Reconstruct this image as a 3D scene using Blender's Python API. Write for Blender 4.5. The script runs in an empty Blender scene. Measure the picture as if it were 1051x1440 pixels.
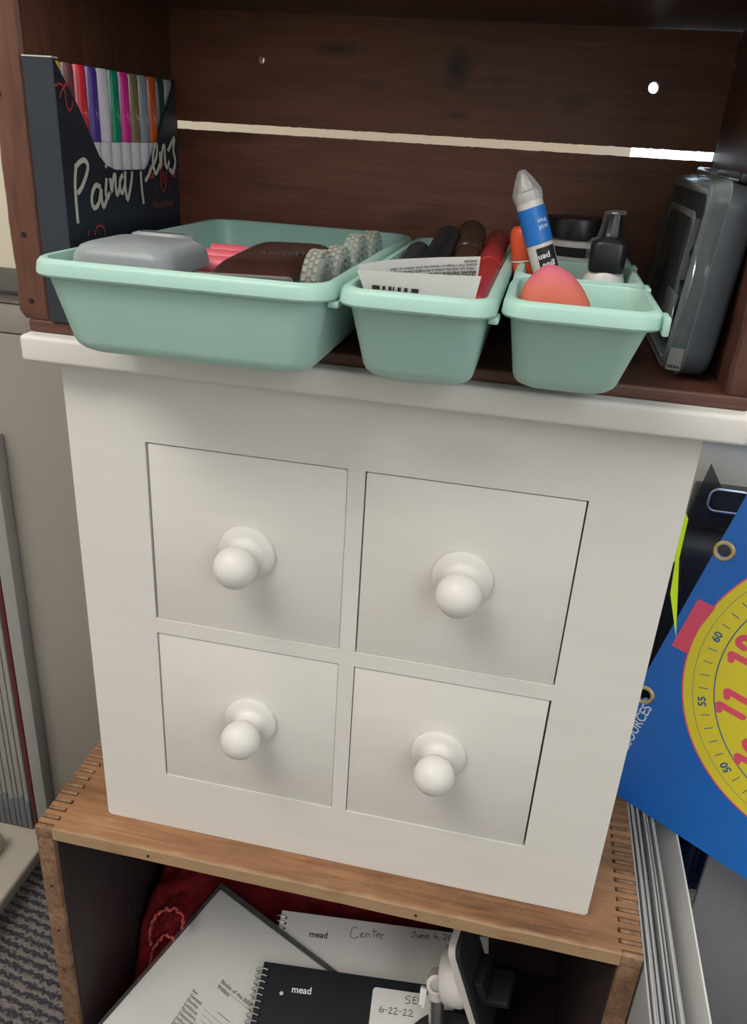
import bpy, bmesh, math, random
from mathutils import Vector, Matrix, geometry, noise
random.seed(7)
D = bpy.data
SC = bpy.context.scene
COL = SC.collection

# ------------------------------------------------------------------ camera
cam_data = D.cameras.new('camera')
cam = D.objects.new('camera', cam_data)
COL.objects.link(cam)
cam_data.sensor_fit = 'VERTICAL'
cam_data.sensor_height = 36.0
cam_data.sensor_width = 36.0 * 1051 / 1440
cam_data.lens = 1141.04 / 1440 * 36.0
cam_data.clip_start = 0.01
R0, R1, R2 = (0.9772, 0.2041, 0.0587), (0.1383, -0.4016, -0.9053), (-0.1612, 0.8928, -0.4207)
cm = Matrix(((R0[0], -R1[0], -R2[0]), (R0[1], -R1[1], -R2[1]), (R0[2], -R1[2], -R2[2])))
cm = cm.to_quaternion().normalized().to_matrix().to_4x4()
cm.translation = (0.0820, -0.3973, 0.4556)
cam.matrix_world = cm
SC.camera = cam

# ------------------------------------------------------------------ world, lights, exposure
W = D.worlds.new('overcast_sky')
SC.world = W
W.use_nodes = True
bg = W.node_tree.nodes['Background']
bg.inputs[0].default_value = (0.72, 0.86, 1.0, 1)
bg.inputs[1].default_value = 5.0

def area_light(name, loc, target, sx, sy, power, color):
    l = D.lights.new(name, 'AREA')
    l.shape = 'RECTANGLE'
    l.size, l.size_y, l.energy, l.color = sx, sy, power, color
    o = D.objects.new(name, l)
    COL.objects.link(o)
    o.location = loc
    o.rotation_euler = (Vector(target) - Vector(loc)).to_track_quat('-Z', 'Y').to_euler()
    return o
area_light('ceiling_lamp', (-0.60, -1.0, 1.85), (-0.3, -0.6, 0.0), 1.1, 0.7, 25.5, (1.0, 0.94, 0.865))
area_light('right_cool_fill', (1.0, -1.35, 1.05), (0, 0, 0.25), 0.9, 1.2, 12.5, (0.90, 0.95, 1.0))  # added cool fill light; the right wall has no window
SC.view_settings.view_transform = 'Standard'
SC.view_settings.look = 'None'
SC.view_settings.gamma = 1.0
SC.view_settings.use_curve_mapping = False
SC.view_settings.exposure = 0.0

# ------------------------------------------------------------------ materials
def new_mat(name):
    m = D.materials.new(name)
    m.use_nodes = True
    nt = m.node_tree
    return m, nt, nt.nodes['Principled BSDF'], nt.nodes['Material Output']

def N(nt, kind, **kw):
    n = nt.nodes.new(kind)
    for k, v in kw.items():
        if k in n.inputs:
            n.inputs[k].default_value = v
        else:
            setattr(n, k, v)
    return n

def mat(name, col, rough=0.5, var=0.06, scale=30, bump=0.0, bscale=200, metal=0.0, coat=0.0, stretch=(1, 1, 1), spec=0.5):
    """plain surface with fine tonal variation and relief"""
    m, nt, p, out = new_mat(name)
    tc = N(nt, 'ShaderNodeTexCoord')
    mp = N(nt, 'ShaderNodeMapping')
    mp.inputs['Scale'].default_value = stretch
    nt.links.new(tc.outputs['Object'], mp.inputs[0])
    no = N(nt, 'ShaderNodeTexNoise', Scale=scale, Detail=4.0)
    nt.links.new(mp.outputs[0], no.inputs['Vector'])
    r = N(nt, 'ShaderNodeValToRGB')
    r.color_ramp.elements[0].position, r.color_ramp.elements[1].position = 0.3, 0.7
    r.color_ramp.elements[0].color = [max(0, c * (1 - var)) for c in col] + [1]
    r.color_ramp.elements[1].color = [min(1, c * (1 + var)) for c in col] + [1]
    nt.links.new(no.outputs[0], r.inputs[0])
    nt.links.new(r.outputs[0], p.inputs['Base Color'])
    p.inputs['Roughness'].default_value = rough
    p.inputs['Metallic'].default_value = metal
    p.inputs['Coat Weight'].default_value = coat
    p.inputs['Specular IOR Level'].default_value = spec
    if bump:
        n2 = N(nt, 'ShaderNodeTexNoise', Scale=bscale, Detail=3.0)
        nt.links.new(mp.outputs[0], n2.inputs['Vector'])
        b = N(nt, 'ShaderNodeBump', Strength=bump, Distance=0.001)
        nt.links.new(n2.outputs[0], b.inputs['Height'])
        nt.links.new(b.outputs[0], p.inputs['Normal'])
    return m

def wood(name, stops, axis=0, rough=0.55, grain=60, bump=0.35, patch=(0.5, 12), coat=0.0, spots=0.0, wear=None, knots=()):
    """boards: long grain along `axis`, broad stain patches, optional dark spots"""
    m, nt, p, out = new_mat(name)
    tc = N(nt, 'ShaderNodeTexCoord')
    mp = N(nt, 'ShaderNodeMapping')
    s = [1.0, 1.0, 1.0]
    s[axis] = 0.07
    mp.inputs['Scale'].default_value = s
    nt.links.new(tc.outputs['Object'], mp.inputs[0])
    g = N(nt, 'ShaderNodeTexNoise', Scale=grain * 4, Detail=6.0, Roughness=0.65, Distortion=0.6)
    nt.links.new(mp.outputs[0], g.inputs['Vector'])
    mp2 = N(nt, 'ShaderNodeMapping')
    s2 = [1.0, 1.0, 1.0]
    s2[axis] = 0.35
    mp2.inputs['Scale'].default_value = s2
    nt.links.new(tc.outputs['Object'], mp2.inputs[0])
    pa = N(nt, 'ShaderNodeTexNoise', Scale=patch[1], Detail=4.0, Roughness=0.6)
    nt.links.new(mp2.outputs[0], pa.inputs['Vector'])
    mx = N(nt, 'ShaderNodeMix', data_type='FLOAT')
    mx.inputs[0].default_value = patch[0]
    nt.links.new(g.outputs[0], mx.inputs[2])
    nt.links.new(pa.outputs[0], mx.inputs[3])
    r = N(nt, 'ShaderNodeValToRGB')
    el = r.color_ramp.elements
    el[0].position, el[0].color = stops[0][0], stops[0][1] + (1,)
    el[1].position, el[1].color = stops[-1][0], stops[-1][1] + (1,)
    for pos, c in stops[1:-1]:
        e = el.new(pos)
        e.color = c + (1,)
    nt.links.new(mx.outputs[0], r.inputs[0])
    colour = r.outputs[0]
    if spots:
        v = N(nt, 'ShaderNodeTexNoise', Scale=22.0, Detail=2.0)
        nt.links.new(mp2.outputs[0], v.inputs['Vector'])
        rr = N(nt, 'ShaderNodeValToRGB')
        rr.color_ramp.elements[0].position, rr.color_ramp.elements[0].color = 0.64, (0, 0, 0, 1)
        rr.color_ramp.elements[1].position, rr.color_ramp.elements[1].color = 0.74, (spots, spots, spots, 1)
        nt.links.new(v.outputs[0], rr.inputs[0])
        m2 = N(nt, 'ShaderNodeMix', data_type='RGBA')
        nt.links.new(rr.outputs[0], m2.inputs[0])
        nt.links.new(colour, m2.inputs[6])
        m2.inputs[7].default_value = (0.008, 0.008, 0.010, 1)
        colour = m2.outputs[2]
    for kx, kz, rx, rz, dk in knots:                # single dark stains, each with its own place on the board
        mk = N(nt, 'ShaderNodeMapping')
        mk.inputs['Location'].default_value = (-kx / rx, 0, -kz / rz)
        mk.inputs['Scale'].default_value = (1 / rx, 0, 1 / rz)
        nt.links.new(tc.outputs['Object'], mk.inputs[0])
        ln = N(nt, 'ShaderNodeVectorMath', operation='LENGTH')
        nt.links.new(mk.outputs[0], ln.inputs[0])
        nk = N(nt, 'ShaderNodeTexNoise', Scale=160.0, Detail=3.0)
        nt.links.new(tc.outputs['Object'], nk.inputs['Vector'])
        ak = N(nt, 'ShaderNodeMath', operation='MULTIPLY_ADD')
        nt.links.new(nk.outputs[0], ak.inputs[0])
        ak.inputs[1].default_value = 1.1
        nt.links.new(ln.outputs['Value'], ak.inputs[2])
        rk = N(nt, 'ShaderNodeMapRange')
        rk.inputs['From Min'].default_value, rk.inputs['From Max'].default_value = 0.7, 1.7
        rk.inputs['To Min'].default_value, rk.inputs['To Max'].default_value = dk, 0.0
        nt.links.new(ak.outputs[0], rk.inputs[0])
        xk = N(nt, 'ShaderNodeMix', data_type='RGBA')
        nt.links.new(rk.outputs[0], xk.inputs[0])
        nt.links.new(colour, xk.inputs[6])
        xk.inputs[7].default_value = (0.010, 0.009, 0.011, 1)
        colour = xk.outputs[2]
    if wear:                                        # rubbed, paler wood along the front edge, and scratches
        sp = N(nt, 'ShaderNodeSeparateXYZ')
        nt.links.new(tc.outputs['Object'], sp.inputs[0])
        wn_ = N(nt, 'ShaderNodeTexNoise', Scale=45.0, Detail=4.0)
        nt.links.new(tc.outputs['Object'], wn_.inputs['Vector'])
        ad = N(nt, 'ShaderNodeMath', operation='MULTIPLY_ADD')
        nt.links.new(wn_.outputs[0], ad.inputs[0])
        ad.inputs[1].default_value = -0.010
        nt.links.new(sp.outputs[1], ad.inputs[2])
        mr = N(nt, 'ShaderNodeMapRange')
        mr.inputs['From Min'].default_value, mr.inputs['From Max'].default_value = -0.0045, -0.0015
        mr.inputs['To Min'].default_value, mr.inputs['To Max'].default_value = 0.75, 0.0
        nt.links.new(ad.outputs[0], mr.inputs[0])
        vo = N(nt, 'ShaderNodeTexVoronoi', Scale=26.0, feature='DISTANCE_TO_EDGE')
        mp3 = N(nt, 'ShaderNodeMapping')
        mp3.inputs['Scale'].default_value = (1.0, 0.55, 1.0)
        mp3.inputs['Rotation'].default_value = (0, 0, 0.5)
        nt.links.new(tc.outputs['Object'], mp3.inputs[0])
        nt.links.new(mp3.outputs[0], vo.inputs['Vector'])
        m4 = N(nt, 'ShaderNodeMapRange')
        m4.inputs['From Min'].default_value, m4.inputs['From Max'].default_value = 0.0, 0.018
        m4.inputs['To Min'].default_value, m4.inputs['To Max'].default_value = 0.28, 0.0
        nt.links.new(vo.outputs['Distance'], m4.inputs[0])
        m5 = N(nt, 'ShaderNodeMath', operation='MULTIPLY')
        nt.links.new(m4.outputs[0], m5.inputs[0])
        nt.links.new(pa.outputs[0], m5.inputs[1])
        m6 = N(nt, 'ShaderNodeMath', operation='MAXIMUM')
        nt.links.new(mr.outputs[0], m6.inputs[0])
        nt.links.new(m5.outputs[0], m6.inputs[1])
        m3 = N(nt, 'ShaderNodeMix', data_type='RGBA')
        nt.links.new(m6.outputs[0], m3.inputs[0])
        nt.links.new(colour, m3.inputs[6])
        m3.inputs[7].default_value = wear + (1,)
        colour = m3.outputs[2]
    nt.links.new(colour, p.inputs['Base Color'])
    p.inputs['Roughness'].default_value = rough
    p.inputs['Coat Weight'].default_value = coat
    p.inputs['Coat Roughness'].default_value = 0.4
    b = N(nt, 'ShaderNodeBump', Strength=bump, Distance=0.0012)
    nt.links.new(g.outputs[0], b.inputs['Height'])
    nt.links.new(b.outputs[0], p.inputs['Normal'])
    return m

def clear(name, tint=(0.9, 0.93, 0.93), milk=0.12, rough=0.12, col=(0.6, 0.65, 0.66), bump=0.0, bscale=300):
    """thin clear plastic: see-through sheet with a glossy skin and a little milkiness"""
    m, nt, p, out = new_mat(name)
    p.inputs['Base Color'].default_value = col + (1,)
    p.inputs['Roughness'].default_value = rough
    t = N(nt, 'ShaderNodeBsdfTransparent')
    t.inputs[0].default_value = tint + (1,)
    lw = N(nt, 'ShaderNodeLayerWeight', Blend=0.35)
    ma = N(nt, 'ShaderNodeMath', operation='MULTIPLY_ADD')
    nt.links.new(lw.outputs['Facing'], ma.inputs[0])
    ma.inputs[1].default_value = 0.45
    ma.inputs[2].default_value = milk
    mx = N(nt, 'ShaderNodeMixShader')
    nt.links.new(ma.outputs[0], mx.inputs[0])
    nt.links.new(t.outputs[0], mx.inputs[1])
    nt.links.new(p.outputs[0], mx.inputs[2])
    nt.links.new(mx.outputs[0], out.inputs[0])
    if bump:
        tc = N(nt, 'ShaderNodeTexCoord')
        v = N(nt, 'ShaderNodeTexVoronoi', Scale=bscale)
        nt.links.new(tc.outputs['Object'], v.inputs['Vector'])
        b = N(nt, 'ShaderNodeBump', Strength=bump, Distance=0.001)
        nt.links.new(v.outputs[0], b.inputs['Height'])
        nt.links.new(b.outputs[0], p.inputs['Normal'])
    return m

M = {}
M['paint'] = mat('white_cabinet_paint', (0.73, 0.71, 0.675), 0.42, 0.02, 40, 0.10, 160, stretch=(0.35, 1, 1.6))
M['dark'] = wood('dark_stained_crate_wood', [(0.25, (0.028, 0.010, 0.007)), (0.5, (0.098, 0.032, 0.019)), (0.72, (0.165, 0.062, 0.036))], 0, 0.5, 60, 0.3, (0.55, 9), 0.25, spots=0.7)
M['dark_back'] = wood('dark_stained_back_wood', [(0.28, (0.042, 0.013, 0.008)), (0.48, (0.135, 0.041, 0.022)), (0.68, (0.235, 0.082, 0.043))], 0, 0.5, 60, 0.35, (0.6, 9), 0.25, spots=0.6,
                      knots=((0.0155, 0.1465, 0.010, 0.013, 0.95), (-0.0600, 0.1530, 0.017, 0.005, 0.7), (0.0405, 0.1410, 0.010, 0.004, 0.6), (0.0170, 0.1205, 0.010, 0.003, 0.6), (-0.0360, 0.1345, 0.009, 0.004, 0.4), (0.0880, 0.1320, 0.012, 0.005, 0.5)))
M['dark_v'] = wood('dark_stained_side_wood', [(0.25, (0.030, 0.012, 0.008)), (0.5, (0.10, 0.036, 0.021)), (0.74, (0.19, 0.08, 0.045))], 2, 0.55, 60, 0.4, (0.5, 14), 0.15)
M['oak'] = wood('worn_tan_crate_wood', [(0.32, (0.095, 0.043, 0.019)), (0.44, (0.225, 0.105, 0.048)), (0.56, (0.33, 0.163, 0.076)), (0.70, (0.45, 0.27, 0.14))], 0, 0.6, 55, 0.45, (0.62, 16), 0.05, spots=0.35, wear=(0.42, 0.29, 0.165))
M['oak_v'] = wood('worn_tan_side_wood', [(0.33, (0.07, 0.037, 0.021)), (0.47, (0.185, 0.10, 0.055)), (0.66, (0.36, 0.225, 0.135))], 1, 0.6, 55, 0.45, (0.55, 24), 0.05)
M['oak_in'] = wood('shaded_crate_inner_wood', [(0.25, (0.018, 0.012, 0.014)), (0.6, (0.045, 0.028, 0.028)), (0.8, (0.075, 0.048, 0.045))], 2, 0.55, 40, 0.2, (0.6, 10))  # shade inside the tan crate, put into a darker wood colour
M['hole'] = mat('nail_hole_black', (0.008, 0.006, 0.005), 0.8)
M['mint'] = mat('mint_plastic', (0.395, 0.625, 0.55), 0.42, 0.015, 20, 0.04, 900)
M['navy'] = mat('navy_carton_card', (0.012, 0.018, 0.032), 0.42, 0.08)
M['navy_edge'] = mat('navy_carton_spine', (0.026, 0.034, 0.046), 0.5, 0.05)
M['cream_ink'] = mat('cream_print', (0.62, 0.60, 0.54), 0.5)
M['red_ink'] = mat('red_print', (0.42, 0.05, 0.045), 0.5)
M['grey_ink'] = mat('grey_print', (0.07, 0.075, 0.095), 0.5)
M['brown_ink'] = mat('rust_print', (0.16, 0.045, 0.03), 0.5)
M['black_ink'] = mat('black_print', (0.012, 0.012, 0.014), 0.6)
M['pencil'] = mat('pencil_grey_ink', (0.06, 0.06, 0.065), 0.7)
M['white_ink'] = mat('white_print', (0.75, 0.77, 0.80), 0.5)
M['paper'] = mat('white_paper', (0.70, 0.69, 0.67), 0.7, 0.02, 20)
M['sticker'] = mat('dull_grey_sticker', (0.14, 0.14, 0.135), 0.6)
M['insert'] = mat('dim_lilac_card', (0.10, 0.10, 0.135), 0.6)
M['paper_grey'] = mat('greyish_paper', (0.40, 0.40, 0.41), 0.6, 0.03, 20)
M['black'] = mat('black_plastic', (0.012, 0.013, 0.015), 0.35, 0.1)
M['black_soft'] = mat('black_rubber', (0.016, 0.016, 0.020), 0.7, 0.1)
M['slate'] = mat('slate_case_plastic', (0.045, 0.055, 0.066), 0.42, 0.05)
M['grey_case'] = clear('frosted_grey_plastic', (0.6, 0.63, 0.64), 0.70, 0.35, (0.33, 0.365, 0.38))
M['clear'] = clear('clear_plastic', (0.93, 0.95, 0.95), 0.05, 0.08)
M['clear_case'] = clear('clear_case_plastic', (0.80, 0.84, 0.85), 0.07, 0.15, (0.45, 0.5, 0.52))
M['cap_clear'] = clear('cloudy_clear_cap', (0.9, 0.9, 0.9), 0.30, 0.2, (0.62, 0.63, 0.64))
M['glitter'] = clear('glittery_clear_tape', (0.80, 0.79, 0.72), 0.30, 0.15, (0.62, 0.60, 0.50), 0.9, 700)
M['cover_clear'] = clear('clear_report_cover', (0.97, 0.97, 0.97), 0.015, 0.15)
M['smoke'] = clear('smoky_plastic', (0.52, 0.52, 0.52), 0.22, 0.2, (0.10, 0.10, 0.10))
M['steel'] = mat('bright_steel', (0.62, 0.62, 0.62), 0.28, 0.05, metal=1.0)
M['brass'] = mat('brass_eyelet', (0.72, 0.55, 0.27), 0.28, 0.08, metal=1.0)
M['pink'] = mat('coral_pink_plastic', (0.72, 0.13, 0.17), 0.45)
M['brown'] = mat('dark_brown_film', (0.052, 0.022, 0.018), 0.22, 0.2)
M['coral'] = None
M['orange'] = mat('orange_red_plastic', (0.85, 0.11, 0.045), 0.35)
M['blue_band'] = mat('blue_label', (0.02, 0.17, 0.55), 0.4)
M['white_pl'] = mat('white_plastic', (0.66, 0.63, 0.60), 0.35, 0.03)
M['red_dark'] = mat('dark_red_plastic', (0.36, 0.025, 0.03), 0.3)
M['olive'] = mat('olive_pencil', (0.20, 0.18, 0.05), 0.5)
M['brown_clear'] = clear('brown_smoky_plastic', (0.35, 0.22, 0.16), 0.35, 0.2, (0.09, 0.05, 0.035))
M['cover_black'] = mat('black_notebook_cover', (0.010, 0.013, 0.018), 0.4, 0.1)
M['cloth'] = mat('dark_red_fleece', (0.15, 0.010, 0.014), 0.95, 0.35, 90, 0.6, 500, spec=0.1)
M['cloth_hi'] = mat('red_ruffle_thread', (0.42, 0.075, 0.075), 0.95, 0.3, 200, 0.6, 900, spec=0.1)
M['clock_blue'] = mat('glossy_blue_card', (0.006, 0.135, 0.53), 0.3, 0.04, coat=0.3)
M['yellow'] = mat('yellow_print', (0.74, 0.62, 0.035), 0.4, 0.02)
M['pink_ink'] = mat('pink_print', (0.76, 0.085, 0.16), 0.4, 0.02)
M['blue_ink'] = mat('blue_print', (0.012, 0.10, 0.30), 0.4)
M['neon'] = mat('neon_yellow_green', (0.62, 0.86, 0.02), 0.5)
M['grey_board'] = mat('grey_card', (0.28, 0.28, 0.30), 0.75, 0.03, 300)
M['blue_bin'] = mat('dark_blue_plastic', (0.010, 0.030, 0.12), 0.4)
M['cable_w'] = mat('white_cable', (0.6, 0.6, 0.6), 0.5)
M['wall'] = mat('cream_wall_paint', (0.74, 0.68, 0.54), 0.85, 0.02, 8, 0.1, 300)
M['wall_w'] = mat('shaded_white_wainscot_paint', (0.30, 0.277, 0.245), 0.6, 0.02, 8, 0.05, 300)  # white paint with the panel's shade put into its base colour
M['wall_far'] = mat('off_white_wall_paint', (0.70, 0.68, 0.64), 0.85, 0.02, 8, 0.1, 300)
M['ledge'] = mat('shaded_white_ledge_paint', (0.46, 0.42, 0.345), 0.5, 0.04, 14)  # white ledge paint, darkened to hold the shade near the floor
M['trim'] = mat('white_trim_paint', (0.72, 0.69, 0.62), 0.5, 0.02, 8)
M['rail'] = mat('charcoal_rail_paint', (0.045, 0.045, 0.048), 0.5)
M['ceil'] = mat('ceiling_white', (0.75, 0.74, 0.72), 0.9, 0.02)
M['folder'] = mat('shaded_white_folder_card', (0.29, 0.285, 0.275), 0.6, 0.05, 20)  # white card, its colour lowered to stand in for shade
M['folder_red'] = mat('maroon_folder_card', (0.10, 0.010, 0.014), 0.6)
M['sleeve'] = mat('blue_grey_sleeve', (0.13, 0.14, 0.16), 0.4)
M['glass'] = clear('window_glass', (0.97, 0.98, 0.98), 0.02, 0.03)

def coral_mat():
    m, nt, p, out = new_mat('coral_sponge')
    tc = N(nt, 'ShaderNodeTexCoord')
    sp = N(nt, 'ShaderNodeSeparateXYZ')
    nt.links.new(tc.outputs['Generated'], sp.inputs[0])
    r = N(nt, 'ShaderNodeValToRGB')
    r.color_ramp.elements[0].position, r.color_ramp.elements[0].color = 0.74, (0.64, 0.155, 0.10, 1)
    r.color_ramp.elements[1].position, r.color_ramp.elements[1].color = 1.0, (0.60, 0.13, 0.20, 1)
    nt.links.new(sp.outputs[2], r.inputs[0])
    nt.links.new(r.outputs[0], p.inputs['Base Color'])
    p.inputs['Roughness'].default_value = 0.75
    return m
M['coral'] = coral_mat()

def carpet_mat():
    m, nt, p, out = new_mat('looped_blue_grey_carpet')
    tc = N(nt, 'ShaderNodeTexCoord')
    mp = N(nt, 'ShaderNodeMapping')
    mp.inputs['Rotation'].default_value = (0, 0, math.radians(8))
    nt.links.new(tc.outputs['Object'], mp.inputs[0])
    w = N(nt, 'ShaderNodeTexWave', Scale=34.0, Distortion=4.5, Detail=3.0)
    w.inputs['Detail Scale'].default_value = 6.0
    w.bands_direction = 'Y'
    nt.links.new(mp.outputs[0], w.inputs['Vector'])
    n = N(nt, 'ShaderNodeTexNoise', Scale=380.0, Detail=3.0)
    nt.links.new(tc.outputs['Object'], n.inputs['Vector'])
    mx = N(nt, 'ShaderNodeMix', data_type='FLOAT')
    mx.inputs[0].default_value = 0.45
    nt.links.new(w.outputs['Fac'], mx.inputs[2])
    nt.links.new(n.outputs[0], mx.inputs[3])
    r = N(nt, 'ShaderNodeValToRGB')
    r.color_ramp.elements[0].position, r.color_ramp.elements[0].color = 0.3, (0.036, 0.036, 0.052, 1)
    r.color_ramp.elements[1].position, r.color_ramp.elements[1].color = 0.65, (0.19, 0.165, 0.155, 1)  # both loop tones are darkened to carry shade low on the floor
    nt.links.new(mx.outputs[0], r.inputs[0])
    nt.links.new(r.outputs[0], p.inputs['Base Color'])
    p.inputs['Roughness'].default_value = 0.95
    b = N(nt, 'ShaderNodeBump', Strength=0.9, Distance=0.003)
    nt.links.new(mx.outputs[0], b.inputs['Height'])
    nt.links.new(b.outputs[0], p.inputs['Normal'])
    return m
M['carpet'] = carpet_mat()

# ------------------------------------------------------------------ geometry helpers
class Geo:
    def __init__(s):
        s.v, s.f = [], []
    def add(s, vs, fs, mx=None):
        b = len(s.v)
        for p in vs:
            p = Vector(p)
            s.v.append(mx @ p if mx else p)
        s.f += [tuple(i + b for i in f) for f in fs]
        return s
    def box(s, x0, x1, y0, y1, z0, z1, r=0.0, seg=2, mx=None):
        if r <= 0:
            vs = [(x, y, z) for x in (x0, x1) for y in (y0, y1) for z in (z0, z1)]
            fs = [(0, 1, 3, 2), (4, 6, 7, 5), (0, 4, 5, 1), (2, 3, 7, 6), (0, 2, 6, 4), (1, 5, 7, 3)]
            return s.add(vs, fs, mx)
        bm = bmesh.new()
        bmesh.ops.create_cube(bm, size=1)
        for v in bm.verts:
            v.co = Vector(((x0 + x1) / 2 + v.co.x * (x1 - x0), (y0 + y1) / 2 + v.co.y * (y1 - y0), (z0 + z1) / 2 + v.co.z * (z1 - z0)))
        r = min(r, 0.49 * min(x1 - x0, y1 - y0, z1 - z0))
        bmesh.ops.bevel(bm, geom=bm.edges[:], offset=r, segments=seg, profile=0.5, affect='EDGES')
        return s.bm(bm, mx)
    def bm(s, bm, mx=None):
        bm.verts.index_update()
        s.add([v.co.copy() for v in bm.verts], [[v.index for v in f.verts] for f in bm.faces], mx)
        bm.free()
        return s
    def rings(s, rings, cap0=True, cap1=True, close=True, mx=None):
        """loft equal-length rings"""
        n = len(rings[0])
        vs = [p for r in rings for p in r]
        fs = []
        for i in range(len(rings) - 1):
            for j in range(n if close else n - 1):
                k = (j + 1) % n
                fs.append((i * n + j, i * n + k, (i + 1) * n + k, (i + 1) * n + j))
        if cap0:
            fs.append(tuple(range(n - 1, -1, -1)))
        if cap1:
            fs.append(tuple((len(rings) - 1) * n + j for j in range(n)))
        return s.add(vs, fs, mx)
    def lathe(s, prof, n=32, mx=None, cap0=True, cap1=True):
        rings = [[(r * math.cos(2 * math.pi * j / n), r * math.sin(2 * math.pi * j / n), z) for j in range(n)] for r, z in prof]
        return s.rings(rings, cap0, cap1, True, mx)
    def tube(s, pts, r, n=8, closed=False, mx=None):
        pts = [Vector(p) for p in pts]
        m = len(pts)
        rings = []
        up = None
        for i in range(m):
            a = pts[i - 1] if (i > 0 or closed) else pts[i]
            b = pts[(i + 1) % m] if (i < m - 1 or closed) else pts[i]
            t = (b - a).normalized()
            if up is None:
                up = t.orthogonal().normalized()
            up = (up - t * up.dot(t)).normalized()
            w = t.cross(up)
            rr = r[i] if isinstance(r, (list, tuple)) else r
            rings.append([pts[i] + (up * math.cos(2 * math.pi * j / n) + w * math.sin(2 * math.pi * j / n)) * rr for j in range(n)])
        if closed:
            rings.append(rings[0])
        return s.rings(rings, not closed, not closed, True, mx)
    def prism(s, loops, t0, t1, mx=None):
        """2-D outline (first loop) with holes, from height t0 to t1 along local z"""
        loops2 = [[Vector((p[0], p[1], 0)) for p in l] for l in loops]
        tri = geometry.tessellate_polygon(loops2)
        flat = [p for l in loops2 for p in l]
        n = len(flat)
        vs = [(p.x, p.y, t0) for p in flat] + [(p.x, p.y, t1) for p in flat]
        fs = [(c, b, a) for a, b, c in tri] + [(a + n, b + n, c + n) for a, b, c in tri]
        o = 0
        for l in loops2:
            k = len(l)
            for i in range(k):
                j = (i + 1) % k
                fs.append((o + i, o + j, n + o + j, n + o + i))
            o += k
        return s.add(vs, fs, mx)
    def strokes(s, lines, w, t0, t1, mx=None, smooth=True):
        """hand lettering: each line becomes a thin raised ribbon"""
        for li, l in enumerate(lines):
            P = [Vector((p[0], p[1])) for p in l]
            if smooth and len(P) > 2:
                Q = []
                for i in range(len(P) - 1):
                    p0, p1, p2, p3 = P[max(i - 1, 0)], P[i], P[i + 1], P[min(i + 2, len(P) - 1)]
                    for k in range(4):
                        t = k / 4
                        Q.append(0.5 * (2 * p1 + (p2 - p0) * t + (2 * p0 - 5 * p1 + 4 * p2 - p3) * t * t + (3 * p1 - p0 - 3 * p2 + p3) * t ** 3))
                Q.append(P[-1])
                P = Q
            L, Rr = [], []
            for i, p in enumerate(P):
                d = P[min(i + 1, len(P) - 1)] - P[max(i - 1, 0)]
                d = d.normalized() if d.length > 1e-9 else Vector((1, 0))
                nn = Vector((-d.y, d.x)) * w / 2
                L.append(p + nn)
                Rr.append(p - nn)
            for i in range(len(P) - 1):
                q = [L[i], Rr[i], Rr[i + 1], L[i + 1]]
                zt = t1 + 2.5e-5 * li + 3e-6 * i            # later strokes lie over earlier ones, as ink does
                s.add([(a.x, a.y, zt) for a in q] + [(a.x, a.y, t0) for a in q], [(0, 1, 2, 3), (1, 0, 4, 5), (3, 2, 6, 7)], mx)
        return s
    def text(s, body, size, mx, bold=0.0, ex=0.00008, align='LEFT', space=1.0):
        c = D.curves.new('lettering', 'FONT')
        c.body, c.size, c.extrude, c.offset = body, size, ex, bold
        c.align_x = align
        c.space_character = space
        c.resolution_u = 4
        o = D.objects.new('lettering', c)
        me = o.to_mesh()
        s.add([v.co.copy() for v in me.vertices], [tuple(p.vertices) for p in me.polygons], mx)
        o.to_mesh_clear()
        D.objects.remove(o)
        D.curves.remove(c)
        return s

def frame(o, x, y):
    x, y = Vector(x).normalized(), Vector(y)
    z = x.cross(y).normalized()
    y = z.cross(x)
    m = Matrix((x, y, z)).transposed().to_4x4()
    m.translation = o
    return m

def axis(a, b):
    """matrix whose local z runs from a towards b, origin at a"""
    a, b = Vector(a), Vector(b)
    m = (b - a).to_track_quat('Z', 'Y').to_matrix().to_4x4()
    m.translation = a
    return m

def rrect(x0, x1, y0, y1, r, n=6):
    pts = []
    for cx, cy, a in ((x1 - r, y1 - r, 0), (x0 + r, y1 - r, 90), (x0 + r, y0 + r, 180), (x1 - r, y0 + r, 270)):
        for k in range(n + 1):
            t = math.radians(a + 90 * k / n)
            pts.append((cx + r * math.cos(t), cy + r * math.sin(t)))
    return pts

WM = {}
def thing(name, label, cat, loc, rot=None, group=None):
    o = D.objects.new(name, None)
    COL.objects.link(o)
    o.empty_display_size = 0.01
    mw = Matrix.Translation(loc) if rot is None else rot.copy()
    if rot is not None:
        mw.translation = loc
    o.matrix_world = mw
    WM[o] = mw
    o['label'], o['category'] = label, cat
    if group:
        o['group'] = group
    return o

def part(name, geo, material, parent=None, label=None, local=False, sharp=35, mesh=None):
    """one mesh object; geometry given in world space unless local"""
    if mesh is None:
        mesh = D.meshes.new(name)
        mw = WM[parent] if parent is not None else Matrix.Identity(4)
        vs = geo.v
        if not local and parent is not None:
            inv = mw.inverted()
            vs = [inv @ Vector(p) for p in vs]
        mesh.from_pydata([tuple(p) for p in vs], [], geo.f)
        bm = bmesh.new()
        bm.from_mesh(mesh)
        bmesh.ops.recalc_face_normals(bm, faces=bm.faces[:])
        bm.to_mesh(mesh)
        bm.free()
        mesh.polygons.foreach_set('use_smooth', [True] * len(mesh.polygons))
        mesh.set_sharp_from_angle(angle=math.radians(sharp))
        mesh.materials.append(material)
    o = D.objects.new(name, mesh)
    COL.objects.link(o)
    if parent is not None:
        o.parent = parent
        WM[o] = WM[parent]
    else:
        WM[o] = Matrix.Identity(4)
    if label:
        o['label'] = label
    return o

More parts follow.
